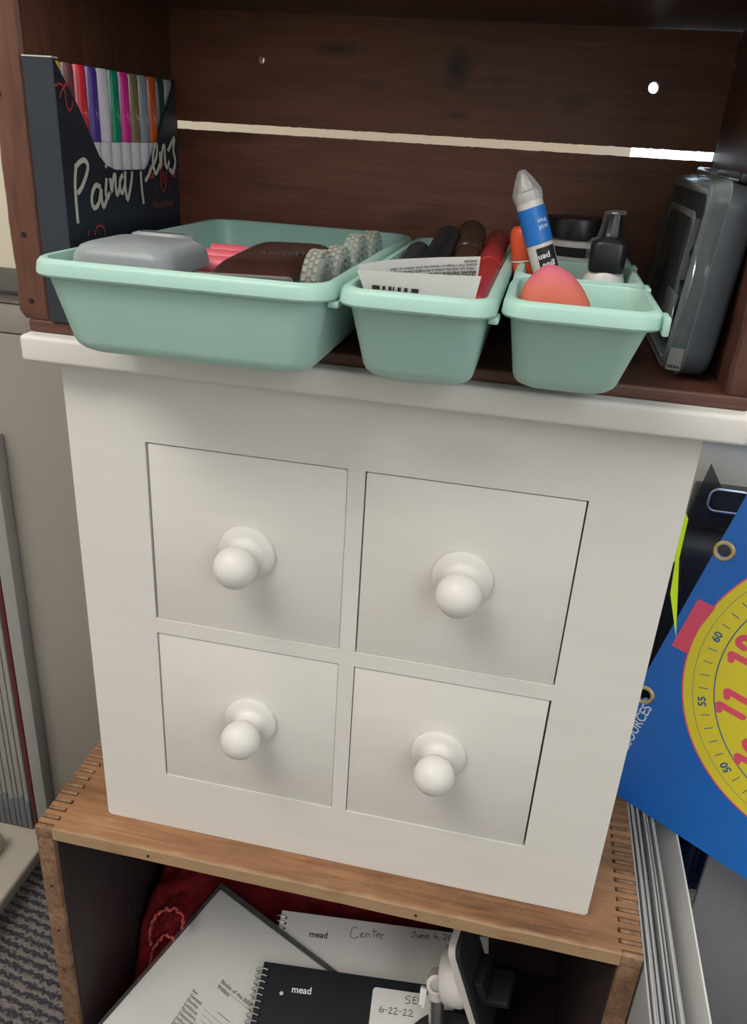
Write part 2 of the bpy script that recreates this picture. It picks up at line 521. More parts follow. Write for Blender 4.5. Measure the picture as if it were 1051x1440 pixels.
def solo(name, geo, material, label, cat, base, group=None, sharp=35):
    """a thing that is one mesh, origin at its base"""
    geo.v = [Vector(p) - Vector(base) for p in geo.v]
    o = part(name, geo, material, None, label, sharp=sharp)
    o.location = base
    WM[o] = Matrix.Translation(base)
    o['category'] = cat
    if group:
        o['group'] = group
    return o

def struct(name, geo, material, parent=None):
    o = part(name, geo, material, parent)
    o['kind'] = 'structure'
    return o

# ================================================================== the room
FZ = -0.29
struct('floor', Geo().box(-1.2, 1.1, -2.4, 0.34, FZ - 0.02, FZ), M['carpet'])
WB = frame((0, 0.34, 0), (1, 0, 0), (0, 0, 1))
struct('wall_back', Geo().prism([[(-1.2, FZ), (1.1, FZ), (1.1, 1.95), (-1.2, 1.95)], [(0.1315, 0.262), (0.1315, 1.25), (0.95, 1.25), (0.95, 0.262)]], 0, 0.06, WB), M['wall'])
struct('wall_left', Geo().box(-1.26, -1.2, -2.4, 0.34, FZ, 1.95), M['wall_far'])
struct('wall_right', Geo().box(1.1, 1.16, -2.4, 0.34, FZ, 1.95), M['wall_far'])
struct('wall_front', Geo().box(-1.26, 1.16, -2.46, -2.4, FZ, 1.95), M['wall_far'])
struct('ceiling', Geo().box(-1.26, 1.16, -2.46, 0.34, 1.95, 2.0), M['ceil'])
wn = struct('window_1', Geo().prism([[(0.104, 0.247), (0.985, 0.247), (0.985, 1.285), (0.104, 1.285)], [(0.1315, 0.262), (0.1315, 1.25), (0.95, 1.25), (0.95, 0.262)]], 0.06, 0.072, WB), M['trim'])
part('sash', Geo().prism([[(0.1315, 0.262), (0.95, 0.262), (0.95, 1.25), (0.1315, 1.25)], [(0.136, 0.272), (0.136, 1.235), (0.935, 1.235), (0.935, 0.272)]], 0.01, 0.035, WB), M['trim'], wn)
part('pane', Geo().box(0.134, 0.937, 0.316, 0.319, 0.270, 1.237), M['glass'], wn)
struct('trim_1', Geo().box(-1.2, -0.06, 0.188, 0.28, 0.3235, 0.3275, 0.001), M['rail'])
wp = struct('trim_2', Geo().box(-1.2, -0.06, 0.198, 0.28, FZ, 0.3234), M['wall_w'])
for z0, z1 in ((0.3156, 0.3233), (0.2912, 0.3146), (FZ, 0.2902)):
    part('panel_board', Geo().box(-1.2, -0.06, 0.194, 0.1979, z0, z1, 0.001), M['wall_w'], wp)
struct('baseboard_back', Geo().box(-0.05, 1.1, 0.266, 0.28, FZ, FZ + 0.075, 0.004), M['trim'])

# ------------------------------------------------------------------ low white ledge with standing folders (left)
t = thing('low_shelf', 'low white painted shelf ledge on the carpet at far left', 'shelf', (-0.56, 0, FZ))
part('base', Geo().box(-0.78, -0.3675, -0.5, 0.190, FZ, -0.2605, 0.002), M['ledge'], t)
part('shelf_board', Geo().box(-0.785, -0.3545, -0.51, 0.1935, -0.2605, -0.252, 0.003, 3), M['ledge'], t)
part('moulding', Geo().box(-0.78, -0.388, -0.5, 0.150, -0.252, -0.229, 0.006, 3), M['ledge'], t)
folders = [(-0.3684, -0.3550, 0.245, 'folder', 'thick white folder standing at the right end of the row'),
           (-0.3738, -0.3693, 0.24, 'folder_red', 'thin maroon folder between the white folders')]
x = -0.3748
for k in range(7):
    w = (0.0058, 0.0066, 0.0052, 0.0070, 0.006, 0.0066, 0.006)[k]
    folders.append((x - w, x - 0.0008, 0.21 - 0.006 * (k % 3), 'folder', 'slim white folder on the low ledge, %s left of the maroon one' % ('first', 'second', 'third', 'fourth', 'fifth', 'sixth', 'seventh')[k]))
    x -= w + 0.0003
for k, (x0, x1, h, mt, lb) in enumerate(folders):
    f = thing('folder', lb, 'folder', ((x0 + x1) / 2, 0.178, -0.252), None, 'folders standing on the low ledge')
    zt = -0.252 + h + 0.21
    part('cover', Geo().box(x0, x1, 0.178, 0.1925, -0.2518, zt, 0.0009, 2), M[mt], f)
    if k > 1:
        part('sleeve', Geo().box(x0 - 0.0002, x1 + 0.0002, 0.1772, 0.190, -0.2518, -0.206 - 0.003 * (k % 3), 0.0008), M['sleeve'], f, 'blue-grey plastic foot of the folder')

# ================================================================== lower crate
LX0, LX1, LY0, LY1 = -0.2142, 0.2040, -0.0236, 0.172
t = thing('wooden_crate', 'tan finger-jointed wooden crate on its side under the white cabinet', 'crate', (-0.005, LY0, FZ))
pitch, ny = 0.00805, 23
TS = 0.0135                                       # side board thickness
def comb_outline():
    """top board seen from above: notched at both ends"""
    rt, lt = [], []
    y = LY0
    for k in range(ny):
        a, b = LY0 + 0.0085 + k * pitch, LY0 + 0.0085 + k * pitch + 0.0040
        if b > LY1 - 0.002:
            break
        j = random.uniform(-0.0006, 0.0006)
        rt += [(LX1 - 0.0003, a), (LX1 - TS - 0.0012 + j, a), (LX1 - TS - 0.0012 + j, b), (LX1 - 0.0003, b)]
        lt += [(LX0 + 0.0003, b), (LX0 + TS + 0.0012 + j, b), (LX0 + TS + 0.0012 + j, a), (LX0 + 0.0003, a)]
    front = [(LX1 - TS, LY0 + 0.0005)]
    # worn, slightly wavy front edge
    edge = []
    for k in range(25):
        xx = LX0 + TS + (LX1 - LX0 - 2 * TS) * k / 24
        edge.append((xx, LY0 + 0.0006 * noise.noise((xx * 40, 0, 3))))
    lt2 = []
    for k in range(len(lt) // 4):
        lt2 = lt[4 * k:4 * k + 4] + lt2
    return edge + [(LX1 - TS, LY0 + 0.0045), (LX1 - 0.0003, LY0 + 0.0045)] + rt + [(LX1 - 0.0003, LY1), (LX0 + 0.0003, LY1)] + lt2 + [(LX0 + 0.0003, LY0 + 0.0045), (LX0 + TS, LY0 + 0.0045)]
part('top_board', Geo().prism([comb_outline()], -0.0098, 0.0), M['oak'], t)
for sx, nm in ((LX0, 'left'), (LX1 - TS, 'right')):
    sg = Geo().box(sx, sx + TS, LY0, 0.0620, FZ + 0.0, -0.0102, 0.0012)
    s1 = part('side_board', sg, M['oak_v'], t)
    part('side_board', Geo().box(sx, sx + TS, 0.0628, LY1, FZ, -0.0102, 0.0008), M['oak_v'], t)
    part('finger', Geo().box(sx, sx + TS, LY0, LY0 + 0.0040, -0.0104, -0.0004, 0.001), M['oak_v'], s1)
    for k in range(ny):
        a = LY0 + 0.0085 + k * pitch
        if a + 0.004 > LY1 - 0.002:
            break
        d = random.uniform(0.0003, 0.0011)
        part('finger', Geo().box(sx + (0.0003 if nm == 'left' else 0.0004), sx + TS - 0.0004, a + 0.0014, a + 0.0039, -0.0104, -d + (0.0007 if nm == 'left' else 0.0001), 0.0004, 1), M['oak_v'], s1)
    xi = sx + TS if nm == 'left' else sx
    part('shade_lining', Geo().box(min(xi, xi + (0.0012 if nm == 'left' else -0.0012)), max(xi, xi + (0.0012 if nm == 'left' else -0.0012)), LY0 + 0.004, 0.0612, FZ + 0.012, -0.0102), M['oak_in'], t, 'added inner sheet with shade put into its dark colour')  # added dark sheet standing in for shade on the inner side
    part('shade_lining', Geo().box(min(xi, xi + (0.0012 if nm == 'left' else -0.0012)), max(xi, xi + (0.0012 if nm == 'left' else -0.0012)), 0.0632, LY1 - 0.008, FZ + 0.012, -0.0102), M['oak_in'], t, 'added inner sheet with shade put into its dark colour')
part('bottom_board', Geo().box(LX0 + TS, LX1 - TS, LY0, LY1, FZ, FZ + 0.0115, 0.001), M['oak_in'], t)  # interior shade is in this board's colour too
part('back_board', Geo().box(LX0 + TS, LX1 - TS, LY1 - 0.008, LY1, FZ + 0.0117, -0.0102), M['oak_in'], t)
for px, pz in ((-0.2072, -0.058), (-0.2068, -0.105), (-0.2075, -0.15), (0.1968, -0.075)):
    part('nail', Geo().lathe([(0.0011, 0), (0.0011, 0.0004)], 10, frame((px, LY0 + 0.0001, pz), (1, 0, 0), (0, 0, 1))), M['hole'], t)
for px in (-0.128, 0.06):
    part('nail', Geo().lathe([(0.0010, 0), (0.0010, 0.0004)], 10, frame((px, LY0 - 0.0003, -0.0048), (1, 0, 0), (0, 0, 1))), M['hole'], t)

# ================================================================== white cabinet
CW, CH, CD = 0.17, 0.3345, 0.16
t = thing('drawer_cabinet', 'white painted four-drawer cabinet standing on the tan crate', 'cabinet', (0, 0, 0))
xa, xb, xc, xd = -0.1230, -0.0051, 0.0044, 0.1224
za, zb, zc, zd = 0.2917, 0.1747, 0.1645, 0.0484
FR = frame((0, 0.014, 0), (1, 0, 0), (0, 0, 1))     # local z runs towards the viewer
hole = lambda x0, x1, z0, z1: [(x0, z0), (x0, z1), (x1, z1), (x1, z0)]
rnd = 0.0022
out = [(-CW + rnd, 0.0003), (CW - rnd, 0.0003), (CW - 0.0004, rnd), (CW, CH), (-CW, CH), (-CW + 0.0004, rnd)]
fg = Geo()
fg.prism([out, hole(xa, xb, zb, za), hole(xc, xd, zb, za), hole(xa, xb, zd, zc), hole(xc, xd, zd, zc)], 0, 0.014, FR)
part('face_frame', fg, M['paint'], t)
part('side_panel', Geo().box(-CW, -CW + 0.012, 0.0142, CD, 0.0003, CH), M['paint'], t)
part('side_panel', Geo().box(CW - 0.012, CW, 0.0142, CD, 0.0003, CH), M['paint'], t)
part('back_panel', Geo().box(-CW + 0.0122, CW - 0.0122, CD - 0.006, CD, 0.0003, CH), M['paint'], t)
part('bottom_panel', Geo().box(-CW + 0.0122, CW - 0.0122, 0.0142, CD - 0.0062, 0.0003, 0.010), M['paint'], t)
part('lid', Geo().box(-0.1842, 0.1862, -0.0148, 0.176, CH + 0.0001, 0.349, 0.0024, 4), M['paint'], t, 'overhanging white top board with softened edges')
def knob_profile():
    p = [(0.0, -0.0002), (0.0164, 0.0), (0.0172, 0.0008), (0.0170, 0.0026), (0.0158, 0.0036), (0.0120, 0.0042), (0.0098, 0.0052), (0.0085, 0.0072), (0.0082, 0.0095), (0.0088, 0.0116)]
    cz, r = 0.0205, 0.0124
    for k in range(2, 15):
        a = math.radians(-52 + 142 * (k - 2) / 12)
        p.append((max(r * math.cos(a), 0.0), cz + r * 0.92 * math.sin(a)))
    return p
KP = knob_profile()
dr = [(xa, xb, zb, za, 0.0012, 0.0003, -0.0628, 0.2312, 'upper left'), (xc, xd, zb, za, 0.0007, 0.0008, 0.0627, 0.2357, 'upper right'),
      (xa, xb, zd, zc, 0.0007, 0.0003, -0.0610, 0.1090, 'lower left'), (xc, xd, zd, zc, 0.0004, 0.0011, 0.0610, 0.1105, 'lower right')]
for x0, x1, z0, z1, gl, gr, kx, kz, nm in dr:
    g = Geo().box(x0 + gl, x1 - gr, 0.0007, 0.012, z0 + 0.0003, z1 - 0.0009, 0.0006, 2)
    g.box(x0 + 0.004, x1 - 0.004, 0.0121, CD - 0.012, z0 + 0.003, z1 - 0.008)
    d = part('drawer', g, M['paint'], t)
    part('knob', Geo().lathe(KP, 40, frame((kx, 0.0007, kz), (1, 0, 0), (0, 0, 1)), False, False), M['paint'], d)

# ================================================================== upper crate (open front shelf)
UZ, UF, UB = 0.3492, -0.006, 0.158
t = thing('wooden_crate', 'dark stained wooden crate lying open-fronted on top of the white cabinet', 'crate', (0, UF, UZ))
part('base_board', Geo().box(-0.1832, 0.1862, UF, UB + 0.008, UZ, 0.3558, 0.0014, 3), M['dark'], t)
def side_geo(x0, x1, z0, z1):
    g = Geo()
    n = 40
    rings = []
    for k in range(n + 1):
        z = z0 + (z1 - z0) * k / n
        wob = 0.0007 * noise.noise((z * 45, x0 * 9, 1)) + 0.0004 * noise.noise((z * 160, x0 * 9, 5))
        wob2 = 0.0007 * noise.noise((z * 50, x1 * 9, 8)) + 0.0004 * noise.noise((z * 150, x1 * 9, 2))
        cut = max(0.0, 0.004 - (z - z0)) * 0.9
        a, b = x0 + wob + cut * (0.6 if x0 < 0 else 0.0), x1 + wob2
        f = UF + cut * 0.25 + 0.0005 * noise.noise((z * 70, 4, 4))
        c = 0.0016
        rings.append([(a + c, f, z), (b - c, f, z), (b, f + c, z), (b, UB + 0.008, z), (a, UB + 0.008, z), (a, f + c, z)])
    return g.rings(rings)
part('side_board', side_geo(-0.1880, -0.1700, 0.3560, 0.520), M['dark_v'], t)
part('side_board', side_geo(0.1732, 0.1885, 0.3560, 0.520), M['dark_v'], t)
part('top_board', Geo().box(-0.188, 0.1885, UF, UB + 0.008, 0.5202, 0.5312, 0.0012), M['dark'], t)
BK = frame((0, UB + 0.008, 0), (1, 0, 0), (0, 0, 1))
def circle(cx, cz, r, n=16, sq=1.0):
    return [(cx + r * sq * math.cos(2 * math.pi * k / n), cz + r * math.sin(2 * math.pi * k / n)) for k in range(n)][::-1]
def jag(x0, x1, z, amp, n, seed, dz=0.0):
    return [(x0 + (x1 - x0) * k / n, z + dz * k / n + amp * noise.noise((k * 0.9, seed, 0)) + amp * 0.7 * noise.noise((k * 0.23, seed, 3))) for k in range(n + 1)]
bx0, bx1 = -0.1698, 0.1730
up = jag(bx0, bx1, 0.4568, 0.0004, 150, 2, 0.0012) + [(bx1, 0.520), (bx0, 0.520)]
part('back_slat', Geo().prism([up, circle(-0.1084, 0.4942, 0.0023, 16, 0.8), circle(0.1314, 0.4902, 0.0031)], 0, 0.0078, BK), M['dark_back'], t)
lo = [(bx0, 0.3560), (bx1 + 0.0, 0.3560)] + jag(bx0, bx1, 0.4518, 0.0004, 150, 11, 0.0012)[::-1]
part('back_slat', Geo().prism([lo], 0, 0.0078, BK), M['dark_back'], t)
for px, pz in ((-0.1842, 0.463), (-0.1795, 0.399), (-0.1795, 0.3655)):
    part('nail', Geo().lathe([(0.0013, 0), (0.0013, 0.0009)], 10, frame((px, UF + 0.0002, pz), (1, 0, 0), (0, 0, 1))), M['hole'], t)

# ================================================================== mint bins
FLR = 0.3560
def bin_geo(b, tpl, r0=0.011):
    """b: bottom x0,x1,y0,y1; tpl: outer rim x0,x1,y0,y1"""
    z0, zr = FLR + 0.0001, 0.3990
    lip = 0.0027
    up = (tpl[0] + lip, tpl[1] - lip, tpl[2] + lip, tpl[3] - lip)
    def lerp(f, ins=0.0):
        return tuple(b[i] + (up[i] - b[i]) * f + (ins if i in (0, 2) else -ins) for i in range(4))
    R = []
    rb = 0.0065
    for k in range(5):
        a = math.pi / 2 * k / 4
        R.append((z0 + rb * (1 - math.cos(a)), lerp(rb * (1 - math.cos(a)) / 0.043, rb * (1 - math.sin(a))), r0))
    zb = zr - 0.0078
    R.append((zb - 0.0004, lerp(0.82), r0 + 0.001))
    e = lambda d: (tpl[0] + d, tpl[1] - d, tpl[2] + d, tpl[3] - d)
    rr = r0 + 0.0035
    R += [(zb, e(0.0022), rr), (zb + 0.0002, e(0.0006), rr), (zb + 0.0012, e(0.0), rr), (zr - 0.0022, e(0.0005), rr), (zr - 0.0007, e(0.0014), rr), (zr, e(0.0029), rr - 0.001), (zr - 0.0003, e(0.0044), rr - 0.002), (zr - 0.0016, e(0.0052), rr - 0.003)]
    wt = 0.0016
    R.append((zr - 0.012, lerp(0.70, wt + 0.0004), r0 - 0.001))
    for k in range(4, -1, -1):
        a = math.pi / 2 * k / 4
        R.append((z0 + wt + rb * (1 - math.cos(a)), lerp(rb * (1 - math.cos(a)) / 0.043, wt + rb * (1 - math.sin(a))), r0 - 0.001))
    rings = [[(p[0], p[1], z) for p in rrect(*bb, max(r, 0.002), 6)] for z, bb, r in R]
    return Geo().rings(rings)
bins = [('large mint green bin on the left of the dark crate shelf', (-0.1265, -0.0125, -0.0595, 0.138), (-0.1385, -0.0006, -0.0718, 0.1500)),
        ('medium mint green bin in the middle of the dark crate shelf', (0.0100, 0.0580, -0.0485, 0.132), (0.0010, 0.0667, -0.0715, 0.1420)),
        ('small mint green bin at front right holding a coral sponge', (0.0765, 0.1200, -0.0375, 0.0050), (0.0680, 0.1330, -0.0632, 0.0090)),
        ('small mint green bin in the middle of the right row holding bottles', (0.0765, 0.1240, 0.0180, 0.0760), (0.0685, 0.1325, 0.0105, 0.0835)),
        ('small mint green bin at the back of the right row holding a jar', (0.0765, 0.1240, 0.0930, 0.1470), (0.0685, 0.1325, 0.0850, 0.1560))]
for k, (lb, b, tp) in enumerate(bins):
    t = thing('storage_bin', lb, 'bin', ((b[0] + b[1]) / 2, (b[2] + b[3]) / 2, FLR), None, 'mint green storage bins')
    part('tub', bin_geo(b, tp, 0.011 if k < 1 else 0.0085), M['mint'], t)
    yy = tp[2] + 0.012
    g = Geo()
    if k == 0:
        g.box(tp[1] - 0.0035, tp[1] + 0.0014, yy - 0.002, yy + 0.012, 0.3885, 0.3912, 0.0008)
    elif k == 1:
        g.box(tp[1] - 0.003, tp[1] + 0.0012, yy - 0.003, yy + 0.010, 0.3885, 0.3912, 0.0008)
    else:
        g.box(tp[1] - 0.001, tp[1] + 0.0016, tp[2] + 0.003, tp[2] + 0.016, 0.3900, 0.3975, 0.0007)
    part('clip_tab', g, M['mint'], t)

# ================================================================== things in the large bin
R5 = math.radians
t = thing('plastic_case', 'frosted grey lidded plastic case at the left end of the large mint bin', 'case', (-0.105, -0.02, 0.3585))
g = Geo()
rings = []
for z, i, r in ((0.3600, 0.004, 0.006), (0.364, 0.001, 0.008), (0.392, 0.0, 0.009), (0.3995, 0.0015, 0.009), (0.4028, 0.0045, 0.008), (0.4036, 0.008, 0.006)):
    rings.append([(p[0], p[1], z) for p in rrect(-0.1275 + i if z < 0.39 else -0.1335 + i, -0.0745 - i, -0.0485 + i, 0.002, r * 0.5 if False else r)])
lid_rings = [[(p[0], p[1], z) for p in rrect(-0.1295 + i, -0.0785 - i, -0.0530 + i, 0.0 - i, r)] for z, i, r in ((0.3925, 0.0, 0.008), (0.399, 0.0008, 0.009), (0.4025, 0.0030, 0.009), (0.4040, 0.0065, 0.007))]
box_rings = [[(p[0], p[1], z) for p in rrect(-0.1215 + i, -0.0800 - i, -0.0500 + i, -0.004 - i, r)] for z, i, r in ((0.3590, 0.006, 0.006), (0.3625, 0.003, 0.008), (0.3922, 0.001, 0.009))]
part('tray', Geo().rings(box_rings), M['grey_case'], t)
part('lid', Geo().rings(lid_rings), M['grey_case'], t)
tier = [[(p[0], p[1], z) for p in rrect(-0.1295 + i, -0.0905 - i, 0.0005 + i * 0.3, 0.018 - i, r)] for z, i, r in ((0.3922, 0.0, 0.007), (0.4000, 0.001, 0.008), (0.4030, 0.003, 0.008), (0.4043, 0.0065, 0.006))]
part('hinge_lobe', Geo().rings(tier), M['grey_case'], t)

for k, (y, z) in enumerate(((0.0265, 0.3868), (0.0385, 0.3885), (0.0505, 0.3900))):
    g = Geo().tube([(-0.1000, y, z), (-0.082, y, z), (-0.067, y + 0.001, z)], 0.0056, 12)
    g.box(-0.099, -0.068, y - 0.0055, y + 0.0055, 0.3600, z - 0.001, 0.002)
    lb = ('front', 'middle', 'rear')[k]
    solo('clay_bar', g, M['pink'], 'pink ridged bar in the large mint bin, %s one of three' % lb, 'craft bar', (-0.084, y, 0.360), 'pink ridged bars')
# pads below the bars and packet so that they rest on something
t = thing('film_packet', 'dark brown film packet in clear wrap lying in the large mint bin', 'packet', (-0.035, -0.02, 0.3582))
PK = Matrix.Translation((-0.0415, -0.0150, 0.3862)) @ Matrix.Rotation(R5(3), 4, 'X') @ Matrix.Rotation(R5(-2), 4, 'Y')
def pillow(w, h, th, n=14, edge=0.15):
    g = Geo()
    top, bot = [], []
    for j in range(n + 1):
        for i in range(n + 1):
            u, v = i / n * 2 - 1, j / n * 2 - 1
            hgt = th * (max(0, 1 - abs(u) ** 6) * max(0, 1 - abs(v) ** 6)) ** 0.5 + 0.0004
            top.append((u * w / 2, v * h / 2, hgt))
            bot.append((u * w / 2, v * h / 2, -hgt))
    fs = []
    m = n + 1
    for j in range(n):
        for i in range(n):
            a = j * m + i
            fs.append((a, a + 1, a + m + 1, a + m))
            fs.append((a + m * m, a + m + m * m, a + m + 1 + m * m, a + 1 + m * m))
    for i in range(n):
        for a, b in ((i, i + 1), (n * m + i + 1, n * m + i), ((i + 1) * m, i * m), (i * m + n, (i + 1) * m + n)):
            fs.append((a, a + m * m, b + m * m, b))
    return g.add(top + bot, fs)
g = pillow(0.046, 0.088, 0.0170)
g.v = [PK @ p for p in g.v]
part('packet_body', g, M['brown'], t)
g = Geo().box(-0.0225, 0.0225, -0.0470, -0.0430, 0.002, 0.0150, 0.002, 2, PK)
part('clear_seal', g, M['clear'], t, 'clear crimped end of the wrap')
TX = PK @ frame((0.004, -0.003, 0.0173), (0.15, -1, 0), (1, 0.15, 0.0))
g = Geo().strokes([[(-0.012 + 0.003 * k, 0.0025 * math.sin(k * 1.9)), (-0.0105 + 0.003 * k, 0.004 + 0.0012 * math.cos(k * 2.3)), (-0.0095 + 0.003 * k, -0.003)] for k in range(8)], 0.0006, 0, 0.0002, PK @ frame((0.007, -0.006, 0.0172), (1, 0.2, 0), (-0.2, 1, 0)))
for k in range(4):
    g.strokes([[(-0.018 + 0.0022 * k, 0.004 + 0.001 * k), (-0.0125 + 0.0022 * k, 0.030 - 0.002 * k)]], 0.0004, 0, 0.0002, PK @ frame((0.0, -0.012, 0.0170), (1, 0, 0), (0, 1, 0)))
part('lettering', g, M['grey_ink'], t, 'faint grey script print')

def ring_wall(ro, ri, w, mx, n=36):
    g = Geo()
    prof = [(ri, 0), (ro - 0.0004, 0), (ro, 0.0004), (ro, w - 0.0004), (ro - 0.0004, w), (ri, w)]
    rings = [[(r * math.cos(2 * math.pi * j / n), r * math.sin(2 * math.pi * j / n), z) for j in range(n)] for r, z in prof]
    rings.append(rings[0])
    return g.rings(rings, False, False, True, mx)
for k, (cx, cy, cz, ro) in enumerate(((-0.0140, -0.0400, 0.3915, 0.0172), (-0.0140, -0.0045, 0.3890, 0.0176), (-0.0140, 0.0335, 0.3895, 0.0190), (-0.0140, 0.0735, 0.3885, 0.0180))):
    lb = ('nearest the front', 'second from the front', 'third from the front', 'farthest back')[k]
    t = thing('tape_roll', 'glittery clear tape roll standing on edge in the large mint bin, %s' % lb, 'tape', (cx, cy, cz - ro), None, 'clear tape rolls')
    mx = frame((cx - 0.0040, cy, cz), (0, 1, 0.0), (0, 0, 1))
    part('tape', ring_wall(ro, ro - 0.0035, 0.0075, mx), M['clear'], t)
    part('core', ring_wall(ro - 0.0037, ro - 0.0055, 0.0075, mx), M['clear'], t)
    g = Geo()
    for j in range(28):                             # raised foil facets around the rim
        a = 2 * math.pi * j / 28
        for q in range(3):
            g.box(-0.0013, 0.0013, ro - 0.0002, ro + 0.0003, 0.0005 + q * 0.0023, 0.0023 + q * 0.0023, 0, 1, mx @ Matrix.Rotation(a + 0.11 * q, 4, 'Z'))
    o = part('foil_facet', g, M['glitter'], t)
    o['kind'] = 'stuff'

# ================================================================== things in the medium bin
t = thing('instruction_sheet', 'folded white instruction sheet standing at the front of the medium mint bin', 'paper', (0.03, -0.05, 0.3700))
def leaf(pts, z0, zt0, zt1, th=0.0005):
    g = Geo()
    top, n = [], len(pts)
    ring_a = []
    for k, (px, py) in enumerate(pts):
        bx_, by_ = max(px, 0.0150), py + 0.004
        bx_ = min(bx_, 0.0545)
        ring_a.append([(bx_, by_, z0), (bx_, by_ + th, z0), (px, py + th, zt0 + (zt1 - zt0) * k / (n - 1)), (px, py, zt0 + (zt1 - zt0) * k / (n - 1))])
    return g.rings(ring_a)
ZB = 0.3840
part('front_leaf', leaf([(0.0068, -0.0560), (0.015, -0.0578), (0.030, -0.0580), (0.045, -0.0572), (0.0585, -0.0560)], ZB, 0.4042, 0.4062), M['paper'], t)
part('back_leaf', leaf([(0.0068, -0.0552), (0.012, -0.0505), (0.022, -0.0440), (0.038, -0.0365), (0.0555, -0.0310)], ZB, 0.4060, 0.4108), M['paper'], t)
def curved_text(lines, path, flip_side, z_of, mat_, parent):
    """upside-down print following the bent leaf: s runs from the free end back to the fold"""
    seg = []
    L = 0
    for a, b in zip(path[:-1], path[1:]):
        d = math.hypot(b[0] - a[0], b[1] - a[1])
        seg.append((L, d, a, b))
        L += d
    g = Geo()
    for body, size, bold, drop in lines:
        q = Geo().text(body, size, Matrix.Identity(4), bold)
        vs = []
        ok = True
        for p in q.v:
            s = p.x + 0.0012
            sg = [e for e in seg if e[0] <= s][-1]
            f = (s - sg[0]) / sg[1]
            if s > L - 0.0006:
                f, sg = 1.0, seg[-1]
            px, py = sg[2][0] + (sg[3][0] - sg[2][0]) * f, sg[2][1] + (sg[3][1] - sg[2][1]) * f
            tx, ty = (sg[3][0] - sg[2][0]) / sg[1], (sg[3][1] - sg[2][1]) / sg[1]
            nx, ny = -ty, tx
            if ny > 0:
                nx, ny = -nx, -ny
            h = 0.0002 + p.z
            vs.append((px + nx * h, py + ny * h, z_of(s / L) - drop - p.y))
        g.add(vs, q.f)
    part('lettering', g, mat_, parent, 'upside-down black print')
path_b = [(0.0555, -0.0310), (0.038, -0.0365), (0.022, -0.0440), (0.012, -0.0505), (0.0068, -0.0552)]
zb_top = lambda s: 0.4108 + (0.4060 - 0.4108) * s
curved_text([('GLASS, CERAMIC', 0.0019, 0.00005, 0.0073), ('BAKING INSTRUCTIONS', 0.0019, 0.00005, 0.0058), ('\u2022 Make sure that the surface is thoroughly cleaned using', 0.0016, 0, 0.0043), ('alcohol. Don\'t forget to remove any price stickers or other', 0.0016, 0, 0.0028), ('materials', 0.0016, 0, 0.0013)], path_b, 1, zb_top, M['black_ink'], t)
g = Geo()
for x0, x1 in ((0.0140, 0.0172), (0.0184, 0.0196), (0.0210, 0.0222), (0.0228, 0.0234), (0.0248, 0.0262), (0.0276, 0.0290), (0.0306, 0.0336)):
    g.box(x0, x1, -0.0584, -0.0578, 0.3975, 0.3991)
part('lettering', g, M['black_ink'], t, 'bold black print cut off by the bin rim')

def pen(name, label, cat, a, b, r, body_m, cap_m=None, cap=0.35, grp=None):
    t = thing(name, label, cat, a, None, grp)
    L = (Vector(b) - Vector(a)).length
    mx = axis(a, b)
    sp = L * (1 - cap)
    part('barrel', Geo().lathe([(0, 0), (r * 0.8, 0), (r, 0.0012), (r, sp)], 20, mx, False), body_m, t)
    part('cap', Geo().lathe([(r * 1.02, sp + 0.0003), (r * 1.12, sp + 0.001), (r * 1.12, L - 0.004), (r * 0.95, L - 0.0006), (0, L)], 20, mx, True, False), cap_m or body_m, t)
    return t
pen('marker', 'thick black marker slanting up out of the medium mint bin', 'marker', (0.0205, -0.0230, 0.3750), (0.0295, 0.0790, 0.4070), 0.0066, M['black'], M['black'], 0.45, 'markers in the medium bin')
pen('marker', 'black marker lying lowest along the left wall of the medium mint bin', 'marker', (0.0145, -0.0360, 0.3700), (0.0150, 0.0650, 0.3990), 0.0062, M['black'], M['black_soft'], 0.45, 'markers in the medium bin')
pen('pencil', 'olive yellow pencil between the black and brown markers', 'pencil', (0.0345, -0.0300, 0.3760), (0.0360, 0.0850, 0.4000), 0.0030, M['olive'], M['olive'], 0.1)
pen('marker', 'smoky brown translucent marker beside the red one', 'marker', (0.0450, -0.0200, 0.3745), (0.0400, 0.0960, 0.4085), 0.0074, M['brown_clear'], M['brown_clear'], 0.3, 'markers in the medium bin')
pen('marker', 'dark red marker along the right wall of the medium mint bin', 'marker', (0.0560, -0.0420, 0.3900), (0.0545, 0.1150, 0.4030), 0.0060, M['red_dark'], M['red_dark'], 0.5, 'markers in the medium bin')

